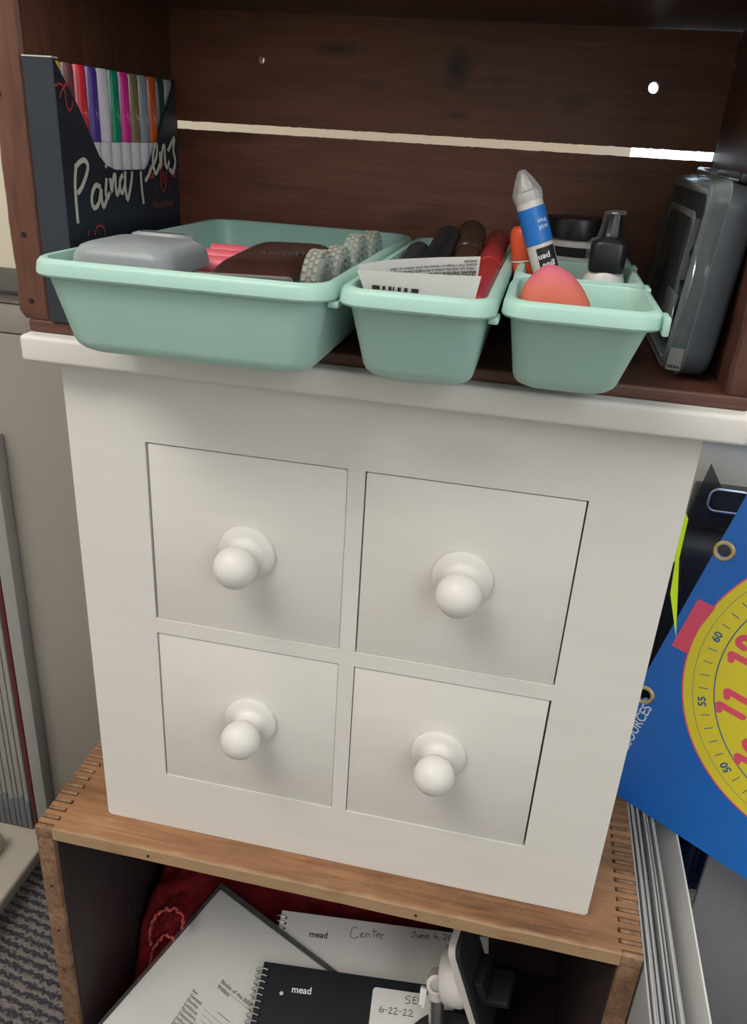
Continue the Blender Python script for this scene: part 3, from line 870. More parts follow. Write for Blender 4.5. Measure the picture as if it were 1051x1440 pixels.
# ================================================================== things in the small bins
t = thing('makeup_sponge', 'coral and pink rounded sponge wedge in the front right mint bin', 'sponge', (0.089, -0.026, 0.3690))
prof = [(0.0905, 0.3582), (0.0990, 0.3640), (0.1050, 0.3860), (0.1022, 0.3960), (0.0965, 0.4043), (0.0915, 0.4082), (0.0880, 0.4098), (0.0845, 0.4097), (0.0815, 0.4080), (0.0778, 0.4030), (0.0752, 0.3970), (0.0745, 0.3880), (0.0765, 0.3700), (0.0820, 0.3605)]
rings = []
cx, cz = 0.0895, 0.385
for y, s in ((-0.0410, 0.35), (-0.0402, 0.62), (-0.0385, 0.82), (-0.0350, 0.95), (-0.030, 1.0), (-0.0225, 0.95), (-0.0175, 0.82), (-0.0148, 0.62), (-0.0135, 0.35)):
    # subdivide outline for roundness
    P = []
    n = len(prof)
    for i in range(n):
        p0, p1, p2, p3 = [Vector(prof[(i + d) % n]) for d in (-1, 0, 1, 2)]
        for k in range(4):
            u = k / 4
            P.append(0.5 * (2 * p1 + (p2 - p0) * u + (2 * p0 - 5 * p1 + 4 * p2 - p3) * u * u + (3 * p1 - p0 - 3 * p2 + p3) * u ** 3))
    rings.append([(cx + (p.x - cx) * s, y, 0.3690 + (p.y - 0.3582) / 0.0516 * 0.0408 * (1 - (1 - s) * 0.75) + (1 - s) * 0.004) for p in P])
part('sponge_body', Geo().rings(rings), M['coral'], t, sharp=60)

a, b = Vector((0.0990, 0.0465, 0.3615)), Vector((0.0652, 0.0490, 0.4440))
t = thing('glue_pen', 'white glue pen bottle with blue band leaning above the right mint bins', 'glue bottle', a)
L = (b - a).length
mx = axis(a, b)
rb = 0.0068
z1, z2 = L - 0.0365, L - 0.0185
part('bottle', Geo().lathe([(0, 0), (rb * 0.9, 0.0002), (rb, 0.001), (rb, z1), (rb, z2 + 0.003), (rb * 0.98, z2 + 0.006), (rb * 0.80, z2 + 0.008), (0, z2 + 0.0085)], 32, mx, False, False), M['white_pl'], t)
part('band', Geo().lathe([(rb + 0.0001, z1), (rb + 0.0003, z1 + 0.0002), (rb + 0.0003, z2 - 0.0002), (rb + 0.0001, z2)], 32, mx, False, False), M['blue_band'], t, 'bright blue label band')
n = 32
rings = []
for q, (z, r) in enumerate(((z2 + 0.0035, 0.99), (z2 + 0.0050, 1.0), (z2 + 0.0075, 0.97), (z2 + 0.0115, 0.74), (z2 + 0.0150, 0.50), (z2 + 0.0178, 0.28), (z2 + 0.0184, 0.16), (z2 + 0.0185, 0.02))):
    rings.append([((rb + 0.0005) * r * (1 + (0.055 if j % 2 else -0.03) * (0.3 if q < 2 else 1)) * math.cos(2 * math.pi * j / n), (rb + 0.0005) * r * (1 + (0.055 if j % 2 else -0.03) * (0.3 if q < 2 else 1)) * math.sin(2 * math.pi * j / n), z) for j in range(n)])
part('cap', Geo().rings(rings, False, True, True, mx), M['cap_clear'], t, 'clear ribbed conical cap')
part('nozzle', Geo().lathe([(0.0042, z2 + 0.0085), (0.0034, z2 + 0.011), (0.0017, z2 + 0.0135), (0.0010, z2 + 0.0165), (0, z2 + 0.0166)], 16, mx, True, False), M['white_pl'], t)
# side facing the camera, in the bottle's own frame
toc = mx.inverted() @ Vector((0.082, -0.3973, 0.4556))
fa = math.atan2(toc.y, toc.x)
def wrap(q, ang0, z0, rad, up=-1):
    """wrap flat lettering round the bottle: text x runs round, text y along the axis (upside down)"""
    vs = []
    for p in q.v:
        an = ang0 - p.x / rad if up < 0 else ang0 + p.x / rad
        r = rad + 0.00012 + p.z
        vs.append(mx @ Vector((r * math.cos(an), r * math.sin(an), z0 + up * p.y)))
    return Geo().add(vs, q.f)
lb = Geo()
rings = []
for k in range(13):
    an = fa - 0.35 + 1.5 * k / 12
    rings.append([(r * math.cos(an), r * math.sin(an), z) for r, z in ((rb + 0.00005, z1 - 0.0020), (rb + 0.00025, z1 - 0.0020), (rb + 0.00025, z1 - 0.022), (rb + 0.00005, z1 - 0.022))])
part('label', Geo().rings(rings, True, True, True, mx), M['black_ink'], t, 'black label below the blue band')
g = Geo()
for body, sz, da, z in (('pen', 0.0042, 0.55, z1 - 0.0055), ('glue', 0.0042, 0.80, z1 - 0.0100)):
    q = wrap(Geo().text(body, sz, Matrix.Identity(4), 0.00008), fa + da, z, rb + 0.0003)
    g.add(q.v, q.f)
part('lettering', g, M['white_ink'], t)
g = wrap(Geo().text('acid\nfree', 0.0032, Matrix.Identity(4)), fa + 0.95, z1 + 0.0085, rb + 0.0003)
part('lettering', g, M['white_ink'], t, 'pale print on the blue band')

t = thing('glue_stick', 'orange-red capped glue stick behind the leaning white glue pen', 'glue stick', (0.0765, 0.0600, 0.3583))
mx = axis((0.0800, 0.0610, 0.3600), (0.0690, 0.0625, 0.4172))
L = 0.0582
part('tube', Geo().lathe([(0, 0), (0.0066, 0.0), (0.0068, 0.001), (0.0068, 0.0395)], 28, mx, False), M['orange'], t)
part('ring', Geo().lathe([(0.0069, 0.0397), (0.0071, 0.0399), (0.0071, 0.0405), (0.0069, 0.0407)], 28, mx), M['white_pl'], t, 'thin white ring under the cap')
part('cap', Geo().lathe([(0.0069, 0.0409), (0.0071, 0.0412), (0.0070, 0.0520), (0.0062, 0.0560), (0.0044, 0.0578), (0, L)], 28, mx, True, False), M['orange'], t)

bx, by = 0.1145, 0.0565
t = thing('glue_bottle', 'squat white bottle with black square cap and clear flip guard', 'bottle', (bx, by, 0.3583))
o = Matrix.Translation((bx, by, 0))
part('bottle', Geo().lathe([(0, 0.3583), (0.0108, 0.3585), (0.0115, 0.3600), (0.0115, 0.3880), (0.0110, 0.3925), (0.0098, 0.3965), (0.0084, 0.3990), (0, 0.3992)], 32, o, False, False), M['white_pl'], t)
g = Geo()
rings = [[(bx + p[0], by + p[1], z) for p in rrect(-w, w, -w, w, r)] for z, w, r in ((0.3984, 0.0086, 0.0045), (0.4000, 0.0090, 0.0046), (0.4120, 0.0091, 0.0046), (0.4132, 0.0086, 0.0046), (0.4150, 0.0060, 0.0045), (0.4175, 0.0047, 0.0044), (0.4260, 0.0040, 0.0038), (0.4266, 0.0034, 0.0033))]
part('cap', g.rings(rings), M['black'], t, 'black square cap with a tapered neck')
part('nozzle', Geo().lathe([(0.0017, 0.4266), (0.0015, 0.4272), (0, 0.4273)], 12, o, True, False), M['white_pl'], t)
g = Geo()
path = [(-0.0104, 0.3990), (-0.0102, 0.4110), (-0.0090, 0.4130), (-0.0062, 0.4142), (-0.0052, 0.4180), (-0.0040, 0.4268), (-0.0010, 0.4274), (0.0052, 0.4274)]
rings = []
for i, (dx, z) in enumerate(path):
    j0, j1 = path[max(i - 1, 0)], path[min(i + 1, len(path) - 1)]
    d = Vector((j1[0] - j0[0], j1[1] - j0[1])).normalized()
    nx, nz = -d.y * 0.0007, d.x * 0.0007
    rings.append([(bx + dx + nx, by - 0.0055, z + nz), (bx + dx - nx, by - 0.0055, z - nz), (bx + dx - nx, by + 0.0035, z - nz), (bx + dx + nx, by + 0.0035, z + nz)])
part('flip_guard', g.rings(rings), M['clear'], t, 'clear plastic guard strip over the cap')
part('guard_pin', Geo().lathe([(0.0016, 0.4160), (0.0019, 0.4165), (0.0014, 0.4272)], 14, Matrix.Translation((bx + 0.0010, by - 0.0058, 0))), M['clear'], t)

jx, jy = 0.0985, 0.1200
t = thing('craft_jar', 'wide jar with black screw lid at the back of the right mint bins', 'jar', (jx, jy, 0.3583))
o = Matrix.Translation((jx, jy, 0))
part('jar_body', Geo().lathe([(0, 0.3583), (0.0165, 0.3585), (0.0178, 0.3600), (0.0180, 0.4030), (0.0172, 0.4062), (0.0160, 0.4075), (0, 0.4076)], 40, o, False, False), M['white_pl'], t)
part('label', Geo().lathe([(0.0181, 0.3985), (0.0183, 0.3987), (0.0183, 0.4036), (0.0181, 0.4038)], 40, o, False, False), M['black_ink'], t, 'black band printed round the jar')
n = 60
rings = []
for z, r in ((0.4078, 0.0176), (0.4083, 0.0183), (0.4175, 0.0183), (0.4190, 0.0176), (0.4193, 0.0160), (0.4193, 0.0001)):
    rings.append([(jx + r * (1 + (0.008 if j % 2 else 0) * (r > 0.017)) * math.cos(2 * math.pi * j / n), jy + r * math.sin(2 * math.pi * j / n), z) for j in range(n)])
part('lid', Geo().rings(rings), M['black'], t)
ja = math.atan2(-0.3973 - jy, 0.082 - jx) + 0.62
q = Geo().text('R', 0.0042, Matrix.Identity(4), 0.0001)
vs = []
for p in q.v:
    an = ja + p.x / 0.0182
    r = 0.01832 + p.z
    vs.append((jx + r * math.cos(an), jy + r * math.sin(an), 0.3935 + p.y))
part('lettering', Geo().add(vs, q.f), M['black_ink'], t)

# ================================================================== paint pen box and its pens
CX0, CX1, CY0, CY1, CZ0, CZ1 = -0.1692, -0.1534, -0.0072, 0.1275, 0.3560, 0.4792
t = thing('pen_carton', 'black paint pen box with cut-out window against the left crate side', 'box', (-0.1613, 0.06, CZ0))
FC = frame((CX1, 0, 0), (0, 1, 0), (0, 0, 1))       # local x = depth, local y = height, z = out of the face
win = [(-0.0062, CZ1), (0.0125, 0.4594), (0.0290, 0.4372), (0.0355, 0.4328), (0.0455, 0.4300), (0.0810, 0.4294), (0.0850, 0.4318), (0.0975, 0.4432), (0.1262, CZ1)]
part('front_panel', Geo().prism([[(CY0, CZ0), (CY1, CZ0), (CY1, CZ1)] + win[::-1] + [(CY0, CZ1)]], -0.0005, 0, FC), M['navy'], t)
part('spine', Geo().box(CX0, CX1 - 0.0005, CY0, CY0 + 0.0006, CZ0, CZ1 + 0.0002), M['navy_edge'], t, 'slate blue-black spine of the box')
part('rear_end', Geo().box(CX0, CX1 - 0.0005, CY1 - 0.0005, CY1, CZ0, CZ1), M['navy'], t)
part('back_panel', Geo().box(CX0, CX0 + 0.0005, CY0 + 0.0006, CY1 - 0.0005, CZ0, CZ1), M['navy'], t)
part('bottom_flap', Geo().box(CX0 + 0.0005, CX1 - 0.0005, CY0 + 0.0006, CY1 - 0.0005, CZ0, CZ0 + 0.0005), M['navy'], t)
part('top_flap', Geo().box(CX0, CX1 - 0.0003, CY0 - 0.0002, CY0 + 0.005, CZ1 + 0.0002, CZ1 + 0.0008), M['cream_ink'], t, 'pale worn top edge of the box')
ST = {
'paint_pens': [[[0.0049,0.43362],[0.00233,0.42503],[0.00168,0.41405],[0.00169,0.40582]],[[0.00392,0.43221],[0.00878,0.43464],[0.0134,0.4353],[0.016,0.4327],[0.01371,0.42832],[0.00814,0.42261],[0.00397,0.42021]],[[0.02734,0.42181],[0.0227,0.42314],[0.01849,0.4199],[0.01694,0.41541],[0.01923,0.41205],[0.02397,0.41424],[0.02754,0.42103],[0.02711,0.4164],[0.02872,0.412],[0.03244,0.41533]],[[0.03418,0.42619],[0.03223,0.41927],[0.0334,0.41607],[0.03643,0.41907]],[[0.03455,0.43265],[0.03541,0.43172]],[[0.03788,0.42608],[0.03864,0.41897],[0.04024,0.42364],[0.04349,0.42787],[0.04343,0.41955],[0.04487,0.41748],[0.04771,0.42097]],[[0.05259,0.42722],[0.04902,0.42492],[0.04829,0.42014],[0.05089,0.41824],[0.05452,0.42312]],[[0.05539,0.42907],[0.05428,0.42151],[0.05616,0.41421],[0.06151,0.42287],[0.06349,0.42887]],[[0.07399,0.42861],[0.07419,0.41987],[0.07555,0.41075]],[[0.07965,0.42348],[0.08406,0.42632],[0.08766,0.43049]],[[0.08868,0.43047],[0.09492,0.4355],[0.09701,0.44231],[0.09359,0.44163],[0.09014,0.43385],[0.09345,0.42692],[0.09937,0.43199]],[[0.10019,0.43889],[0.10066,0.43023],[0.1034,0.43887],[0.10703,0.44215],[0.10705,0.43274],[0.11006,0.43003],[0.11268,0.43353]],[[0.11226,0.43971],[0.12156,0.44659],[0.11946,0.43969],[0.12178,0.43341],[0.11764,0.42699],[0.11394,0.42861]]],
'doodle': [[[-0.00708,0.46783],[-0.00396,0.46887],[-0.00109,0.46839]],[[-0.00144,0.46652],[0.0022,0.46925],[0.00696,0.47021]],[[0.0029,0.46929],[-0.00205,0.46616],[-0.00412,0.46308]],[[-0.00109,0.46839],[0.00051,0.4653],[0.00074,0.46064],[0.00256,0.45768],[0.0055,0.45915],[0.00661,0.46212]],[[0.01141,0.40157],[0.01064,0.39892]],[[0.01731,0.39869],[0.01949,0.40205],[0.02373,0.40288],[0.02759,0.40096],[0.02785,0.39731]],[[0.10486,0.43277],[0.10067,0.42848],[0.09984,0.42147],[0.10313,0.41598],[0.1075,0.42119],[0.10831,0.4283],[0.10486,0.43277]],[[0.10425,0.42751],[0.1021,0.42404],[0.10375,0.42132],[0.10582,0.42392],[0.10425,0.42751]],[[0.08588,0.42456],[0.09021,0.42614],[0.09272,0.42953],[0.08982,0.4313],[0.08709,0.42923],[0.09104,0.42439]],[[0.12311,0.42383],[0.11861,0.42534],[0.11735,0.42853],[0.12075,0.43027],[0.12307,0.42795],[0.11737,0.42446]]],
'loop': [[[0.09471,0.4234],[0.09249,0.41911],[0.09481,0.41725],[0.09743,0.41935],[0.09641,0.42335]],[[0.11262,0.42281],[0.11082,0.41881],[0.11308,0.41662],[0.11564,0.41907],[0.11421,0.42275]],[[0.12007,0.46619],[0.11667,0.4635],[0.11785,0.46014],[0.12166,0.46026],[0.12425,0.46337],[0.12294,0.46589],[0.12007,0.46619]],[[0.11988,0.46448],[0.11858,0.46273],[0.11981,0.46175],[0.12154,0.46327],[0.11988,0.46448]]],
'center': [[[0.07162,-0.00748],[0.06757,-0.00703],[0.06574,-0.01217],[0.06688,-0.01591],[0.07088,-0.01635],[0.07352,-0.01407]],[[0.07499,-0.0133],[0.07722,-0.01223],[0.07662,-0.01075],[0.07481,-0.01196],[0.07559,-0.01477],[0.07844,-0.01401]],[[0.0794,-0.01078],[0.08028,-0.01454]],[[0.07994,-0.01187],[0.08192,-0.01044],[0.08333,-0.01376]],[[0.08626,-0.00556],[0.08725,-0.01363]],[[0.08428,-0.00877],[0.08949,-0.00769]],[[0.08935,-0.01142],[0.09182,-0.0107],[0.09125,-0.00922],[0.08945,-0.01063],[0.09035,-0.01322],[0.09263,-0.01254]],[[0.09314,-0.01014],[0.09401,-0.01429]],[[0.09366,-0.01124],[0.09508,-0.00989],[0.09629,-0.01012]],[[0.12076,-0.00457],[0.12466,-0.00406]],[[0.1231,-0.00427],[0.12303,-0.00817],[0.12116,-0.00919],[0.11973,-0.0086]],[[0.1254,-0.00592],[0.12559,-0.00822],[0.12791,-0.00792],[0.12812,-0.00556],[0.12872,-0.0082]],[[0.12971,-0.00574],[0.12991,-0.00843]],[[0.12977,-0.00651],[0.13165,-0.00549],[0.13243,-0.0081]],[[0.13371,-0.00677],[0.13601,-0.00608],[0.13515,-0.00503],[0.13368,-0.00639],[0.13459,-0.0082],[0.1367,-0.00754]],[[0.14281,-0.00207],[0.14105,-0.00523],[0.14157,-0.00729],[0.1439,-0.00699],[0.14378,-0.00506],[0.14147,-0.00575]],[[0.14583,-0.00673],[0.14534,-0.00834]],[[0.14918,-0.00358],[0.15108,-0.00255],[0.15194,-0.00399],[0.14939,-0.00743],[0.15287,-0.00697]],[[0.15501,-0.00281],[0.15355,-0.00495],[0.15482,-0.00691],[0.15631,-0.00536],[0.15581,-0.0031],[0.15501,-0.00281]]],
'ser': [[[0.12792,-0.01141],[0.12519,-0.01144],[0.12373,-0.01333],[0.1273,-0.01454],[0.12695,-0.01661],[0.12373,-0.01704]],[[0.1301,-0.01146],[0.13019,-0.01651]],[[0.1301,-0.01146],[0.13298,-0.01107]],[[0.13013,-0.01382],[0.13264,-0.01348]],[[0.13019,-0.01651],[0.13342,-0.01624]],[[0.13447,-0.01154],[0.13469,-0.01623]],[[0.13447,-0.01154],[0.13737,-0.01149],[0.13751,-0.01316],[0.13485,-0.01386],[0.1381,-0.01611]],[[0.10504,-0.02158],[0.10318,-0.02416],[0.10382,-0.02639],[0.10626,-0.02573],[0.10606,-0.0241],[0.10362,-0.02476]],[[0.10752,-0.02424],[0.10932,-0.02416]],[[0.11061,-0.02282],[0.11231,-0.02193],[0.11317,-0.02314],[0.11101,-0.02641],[0.11422,-0.02614]],[[0.11491,-0.02258],[0.11661,-0.02168],[0.1175,-0.02322],[0.11533,-0.02649],[0.11853,-0.02622]],[[0.11937,-0.02396],[0.12116,-0.02389]],[[0.1225,-0.02288],[0.12418,-0.02166],[0.12505,-0.0232],[0.12285,-0.02646],[0.1264,-0.02614]],[[0.12714,-0.02258],[0.12884,-0.02152],[0.13007,-0.02318],[0.12751,-0.02649],[0.13141,-0.02612]]],
}
part('lettering', Geo().strokes(ST['paint_pens'], 0.0025, 0.0, 0.0003, FC), M['cream_ink'], t, 'cream brush lettering')
part('doodle', Geo().strokes(ST['doodle'], 0.0010, 0.0, 0.00025, FC), M['red_ink'], t, 'red scribbled flourishes')
part('doodle', Geo().strokes(ST['loop'], 0.0006, 0.0, 0.00025, FC), M['grey_ink'], t, 'grey petal outlines')
g = Geo().text('Water-Based', 0.0052, FC @ Matrix.Translation((0.0885, 0.4078, 0.0001)))
part('lettering', g, M['brown_ink'], t, 'rust print')
pens = [('yellow', (0.80, 0.66, 0.03)), ('mauve brown', (0.16, 0.055, 0.06)), ('red', (0.62, 0.025, 0.045)), ('purple', (0.075, 0.035, 0.26)), ('white', (0.56, 0.55, 0.58)), ('green', (0.0, 0.22, 0.13)),
        ('magenta', (0.60, 0.02, 0.26)), ('bronze', (0.19, 0.145, 0.065)), ('silver blue', (0.22, 0.26, 0.31)), ('orange', (0.50, 0.085, 0.015)), ('dark teal', (0.015, 0.055, 0.06)), ('pale grey', (0.30, 0.30, 0.31))]  # last pen's pale tone stands in for the lit carton edge
M['pen_white'] = mat('pen_body_white', (0.58, 0.55, 0.60), 0.3, 0.02)
pb = D.meshes.new('barrel'); pc = None
for k, (nm, c) in enumerate(pens):
    y = -0.0010 + k * 0.01135
    p = thing('paint_pen', '%s paint pen standing in the black box, number %d from the front' % (nm, k + 1), 'pen', (-0.1610, y, 0.3568), None, 'paint pens in the black box')
    pm = mat('pen_' + nm.replace(' ', '_'), c, 0.22, 0.03, coat=0.4)
    r = 0.0054
    o = Matrix.Translation((-0.1598, y, 0))
    part('barrel', Geo().lathe([(0, 0.3568), (r * 0.75, 0.3568), (r * 0.9, 0.358), (r * 0.9, 0.4436)], 20, o, False), M['pen_white'], p)
    part('cap', Geo().lathe([(r * 0.98, 0.4438), (r, 0.4444), (r, 0.4760), (r * 0.9, 0.4785), (0, 0.4788)], 20, o, True, False), M['pen_white'] if nm == 'white' else pm, p)

# ================================================================== clear-fronted case on the right
mx = Matrix.Translation((0.1674, 0.0, FLR + 0.0002)) @ Matrix.Rotation(R5(3.7), 4, 'Y')
t = thing('organizer_case', 'clear-fronted dark plastic case standing on end at the right of the shelf', 'case', (0.163, 0.08, FLR), None)
def shell(x0, x1, y0, y1, z0, z1, r, bul, inset):
    """case half lofted along x; r corner radius seen from the front"""
    R = []
    for x, i in bul:
        R.append([(x, p[0], p[1]) for p in rrect(y0 + i, y1 - i, z0 + i, z1 - i, max(r - i * 0.5, 0.003), 6)])
    return R
part('base_half', Geo().rings(shell(-0.0135, 0, 0.008, 0.150, 0.0008, 0.0890, 0.012, ((-0.0135, 0.0), (-0.003, 0.0012), (-0.0008, 0.003), (0.0, 0.006)), 0), True, True, True, mx), M['slate'], t, 'slate black rear half')
outer = shell(-0.0225, -0.0138, 0.008, 0.150, 0.0008, 0.0890, 0.012, ((-0.0138, 0.0), (-0.0155, 0.0002), (-0.0200, 0.0016), (-0.0216, 0.0034), (-0.0222, 0.0060)), 0)
inner = shell(-0.0214, -0.0138, 0.008, 0.150, 0.0008, 0.0890, 0.012, ((-0.0212, 0.0068), (-0.0195, 0.0030), (-0.0138, 0.0014)), 0)
part('clear_lid', Geo().rings(outer + inner, True, True, True, mx), M['clear_case'], t, 'clear plastic front half')
part('lid_ridge', Geo().prism([[(y, z) for y, z in rrect(0.030, 0.128, 0.016, 0.074, 0.010)], [(y, z) for y, z in rrect(0.033, 0.125, 0.019, 0.071, 0.008)][::-1]], 0, 0.0009, mx @ frame((-0.0220, 0, 0), (0, 1, 0), (0, 0, 1)) @ Matrix.Scale(-1, 4, (0, 0, 1))), M['clear_case'], t)
part('seam_rim', Geo().tube([mx @ Vector((-0.0137, p[0], p[1])) for p in rrect(0.0078, 0.1502, 0.0006, 0.0892, 0.012, 6)], 0.0005, 6, True), M['clear'], t, 'bright clear rim along the seam')
part('edge_highlight_rim', Geo().tube([mx @ Vector((-0.0213, p[0], p[1])) for p in rrect(0.0106, 0.1474, 0.0034, 0.0864, 0.010, 6)], 0.0006, 6, True), M['clear_case'], t, 'clear tube added for an edge highlight on the front')  # added tube that gives the lid edge its highlight line
part('latch', Geo().box(-0.0170, -0.0060, 0.040, 0.105, 0.0888, 0.0935, 0.0018, 3, mx), M['clear_case'], t)
part('latch', Geo().box(-0.0060, -0.0010, 0.040, 0.105, 0.0888, 0.0935, 0.0015, 3, mx), M['slate'], t)
part('label', Geo().box(-0.0212, -0.0146, 0.0073, 0.0079, 0.0045, 0.0150, 0, 1, mx), M['sticker'], t, 'small grey sticker by the lower corner')
g = Geo()
for k in range(4):
    g.box(-0.0205 + 0.0014 * k, -0.0195 + 0.0014 * k, 0.0070, 0.0073, 0.0056, 0.0068, 0, 1, mx)
part('sticker_mark', g, M['black_ink'], t)
for k, (y, z, w, h, c, lb) in enumerate(((0.055, 0.040, 0.022, 0.030, 'insert', 'lilac-grey insert in the clear-fronted case, upper one'), (0.060, 0.012, 0.030, 0.020, 'sticker', 'dull grey insert in the clear-fronted case, lower one'))):
    q = Geo().box(-0.0180, -0.0150, y, y + w, z, z + h, 0.001, 2, mx)
    solo('card_insert', q, M[c], lb, 'insert', tuple(mx @ Vector((-0.0165, y + w / 2, z))))
ring = [mx @ Vector((-0.0165, 0.045 + 0.017 * math.cos(a), 0.036 + 0.022 * math.sin(a))) for a in [2 * math.pi * k / 28 for k in range(28)]]
solo('wire_ring', Geo().tube(ring, 0.0008, 8, True), M['steel'], 'thin steel ring seen through the clear case front', 'ring', tuple(ring[21]))

# ================================================================== inside the lower crate
TN = R5(12)
NB = Vector((0, -math.sin(TN), math.cos(TN)))
def sheet_frame(o, yaw):
    u = Vector((math.cos(R5(yaw)), math.sin(R5(yaw)), 0))
    u = (u - NB * u.dot(NB)).normalized()
    return frame(Vector(o), u, NB.cross(u))
F_W = sheet_frame((-0.07057, 0.10735, -0.19833), 5.3)
F_B = sheet_frame((-0.06927, 0.05281, -0.19561), 5.0)
F_R = sheet_frame((-0.13179, 0.10975, -0.19168), -23)

def spiral(fr, x, y0, y1, n, th, rad=0.0042):
    g = Geo()
    for k in range(n):
        y = y0 + (y1 - y0) * (k + 0.5) / n
        pts = []
        for q in range(14):
            a = R5(42 + 276 * q / 13)
            pts.append(fr @ Vector((x + rad * math.cos(a), y + 0.0006 * (q / 13), -th / 2 + rad * 0.98 * math.sin(a))))
        g.tube(pts, 0.0006, 6)
    return g

def notebook(label, fr, w, h, th, cover, ink, txt_at, hole_at, txt_size):
    t = thing('spiral_notebook', label, 'notebook', tuple(fr.translation), None, None)
    yh = []
    n = 19
    for k in range(n):
        yh.append(-h + 0.004 + (h - 0.008) * (k + 0.5) / n)
    holes = [[(0.0052 + 0.0013 * math.cos(-2 * math.pi * j / 8), y + 0.0013 * math.sin(-2 * math.pi * j / 8)) for j in range(8)] for y in yh]
    outl = [(0, -h), (w, -h), (w, 0), (0, 0)]
    bh = [[(hole_at[0] + 0.0017 * math.cos(-2 * math.pi * j / 14), hole_at[1] + 0.0017 * math.sin(-2 * math.pi * j / 14)) for j in range(14)]]
    part('cover', Geo().prism([outl] + holes + bh, -0.0007, 0, fr), cover, t)
    part('pages', Geo().box(0.0075, w - 0.001, -h + 0.001, -0.001, -th + 0.0008, -0.0008, 0, 1, fr), M['paper'], t)
    part('back_cover', Geo().box(0.0005, w, -h, 0, -th, -th + 0.0007, 0, 1, fr), cover, t)
    sm = part('spiral_wire', spiral(fr, 0.0005, -h + 0.004, -0.004, n, th, math.hypot(0.0047, th / 2 + 0.0006)), M['steel'], t)
    part('lettering', Geo().text('mead', txt_size, fr @ Matrix.Translation((txt_at[0], txt_at[1], 0.0001)) @ Matrix.Rotation(R5(2), 4, 'Z'), 0.00012), ink, t)
    return t
nw = notebook('white spiral notebook with the word Center and a June date', F_W, 0.190, 0.100, 0.0055, M['paper'], M['black_ink'], (0.0288, -0.0205), (0.0200, -0.0213), 0.0078)
part('handwriting', Geo().strokes(ST['center'][:8], 0.00062, 0, 0.0002, F_W), M['pencil'], nw, 'grey handwritten word')
part('handwriting', Geo().strokes(ST['center'][8:], 0.00062, 0, 0.0002, F_W), M['pencil'], nw, 'grey handwritten date')
nbk = notebook('black spiral notebook with a white corner label dated in pen', F_B, 0.190, 0.105, 0.0066, M['cover_black'], M['white_ink'], (0.0280, -0.0213), (0.0200, -0.0230), 0.0078)
part('label', Geo().prism([rrect(0.0958, 0.1640, -0.052, -0.0078, 0.003)], 0.0, 0.0003, F_B), M['paper'], nbk, 'white sticker')
part('handwriting', Geo().strokes(ST['ser'][:7], 0.00062, 0.0003, 0.0005, F_B), M['pencil'], nbk, 'grey handwritten word')
part('handwriting', Geo().strokes(ST['ser'][7:], 0.00062, 0.0003, 0.0005, F_B), M['pencil'], nbk, 'grey handwritten date')

t = thing('report', 'white report in a clear cover, set askew with a printed contents list', 'report', tuple(F_R.translation))
part('pages', Geo().box(0.0, 0.172, -0.150, 0.0, -0.0030, 0.0, 0.0006, 1, F_R), M['paper'], t)
part('clear_cover', Geo().box(-0.0025, 0.1745, -0.152, 0.0045, 0.0006, 0.0009, 0, 1, F_R), M['cover_clear'], t, 'clear plastic cover sheet')
part('edge_strip', Geo().box(-0.001, 0.1745, 0.0010, 0.0042, -0.0032, 0.0004, 0.0006, 1, F_R), M['smoke'], t, 'smoky clear strip along the top edge')
g = Geo()
for body, x, y, sz in (('Books of the Bible in order', 0.0572, -0.0605, 0.0046), ('Preface', 0.0575, -0.0652, 0.0044), ('Book', 0.0425, -0.0792, 0.0026),
                       ('Genesis', 0.0431, -0.0834, 0.0042), ('Exodus', 0.0436, -0.0872, 0.0042), ('Leviticus', 0.0442, -0.0910, 0.0042), ('Numbers', 0.0448, -0.0948, 0.0042),
                       ('Deuteronomy', 0.0453, -0.0986, 0.0042), ('Joshua', 0.0458, -0.1024, 0.0042), ('Judges', 0.0463, -0.1062, 0.0042), ('Ge', 0.0850, -0.0846, 0.0042)):
    g.text(body, sz, F_R @ Matrix.Translation((x, y, 0.00015)), 0.00003)
for k in range(7):
    y = -0.0838 - 0.0038 * k
    g.box(0.060 + 0.002 * (k % 3), 0.0840, y, y + 0.0002, 0.0000, 0.0002, 0, 1, F_R)
g.box(0.0713, 0.0850, -0.0790, -0.0786, 0, 0.0002, 0, 1, F_R)
g.box(0.0575, 0.0920, -0.0628, -0.0626, 0, 0.0002, 0, 1, F_R)
part('lettering', g, M['black_ink'], t)

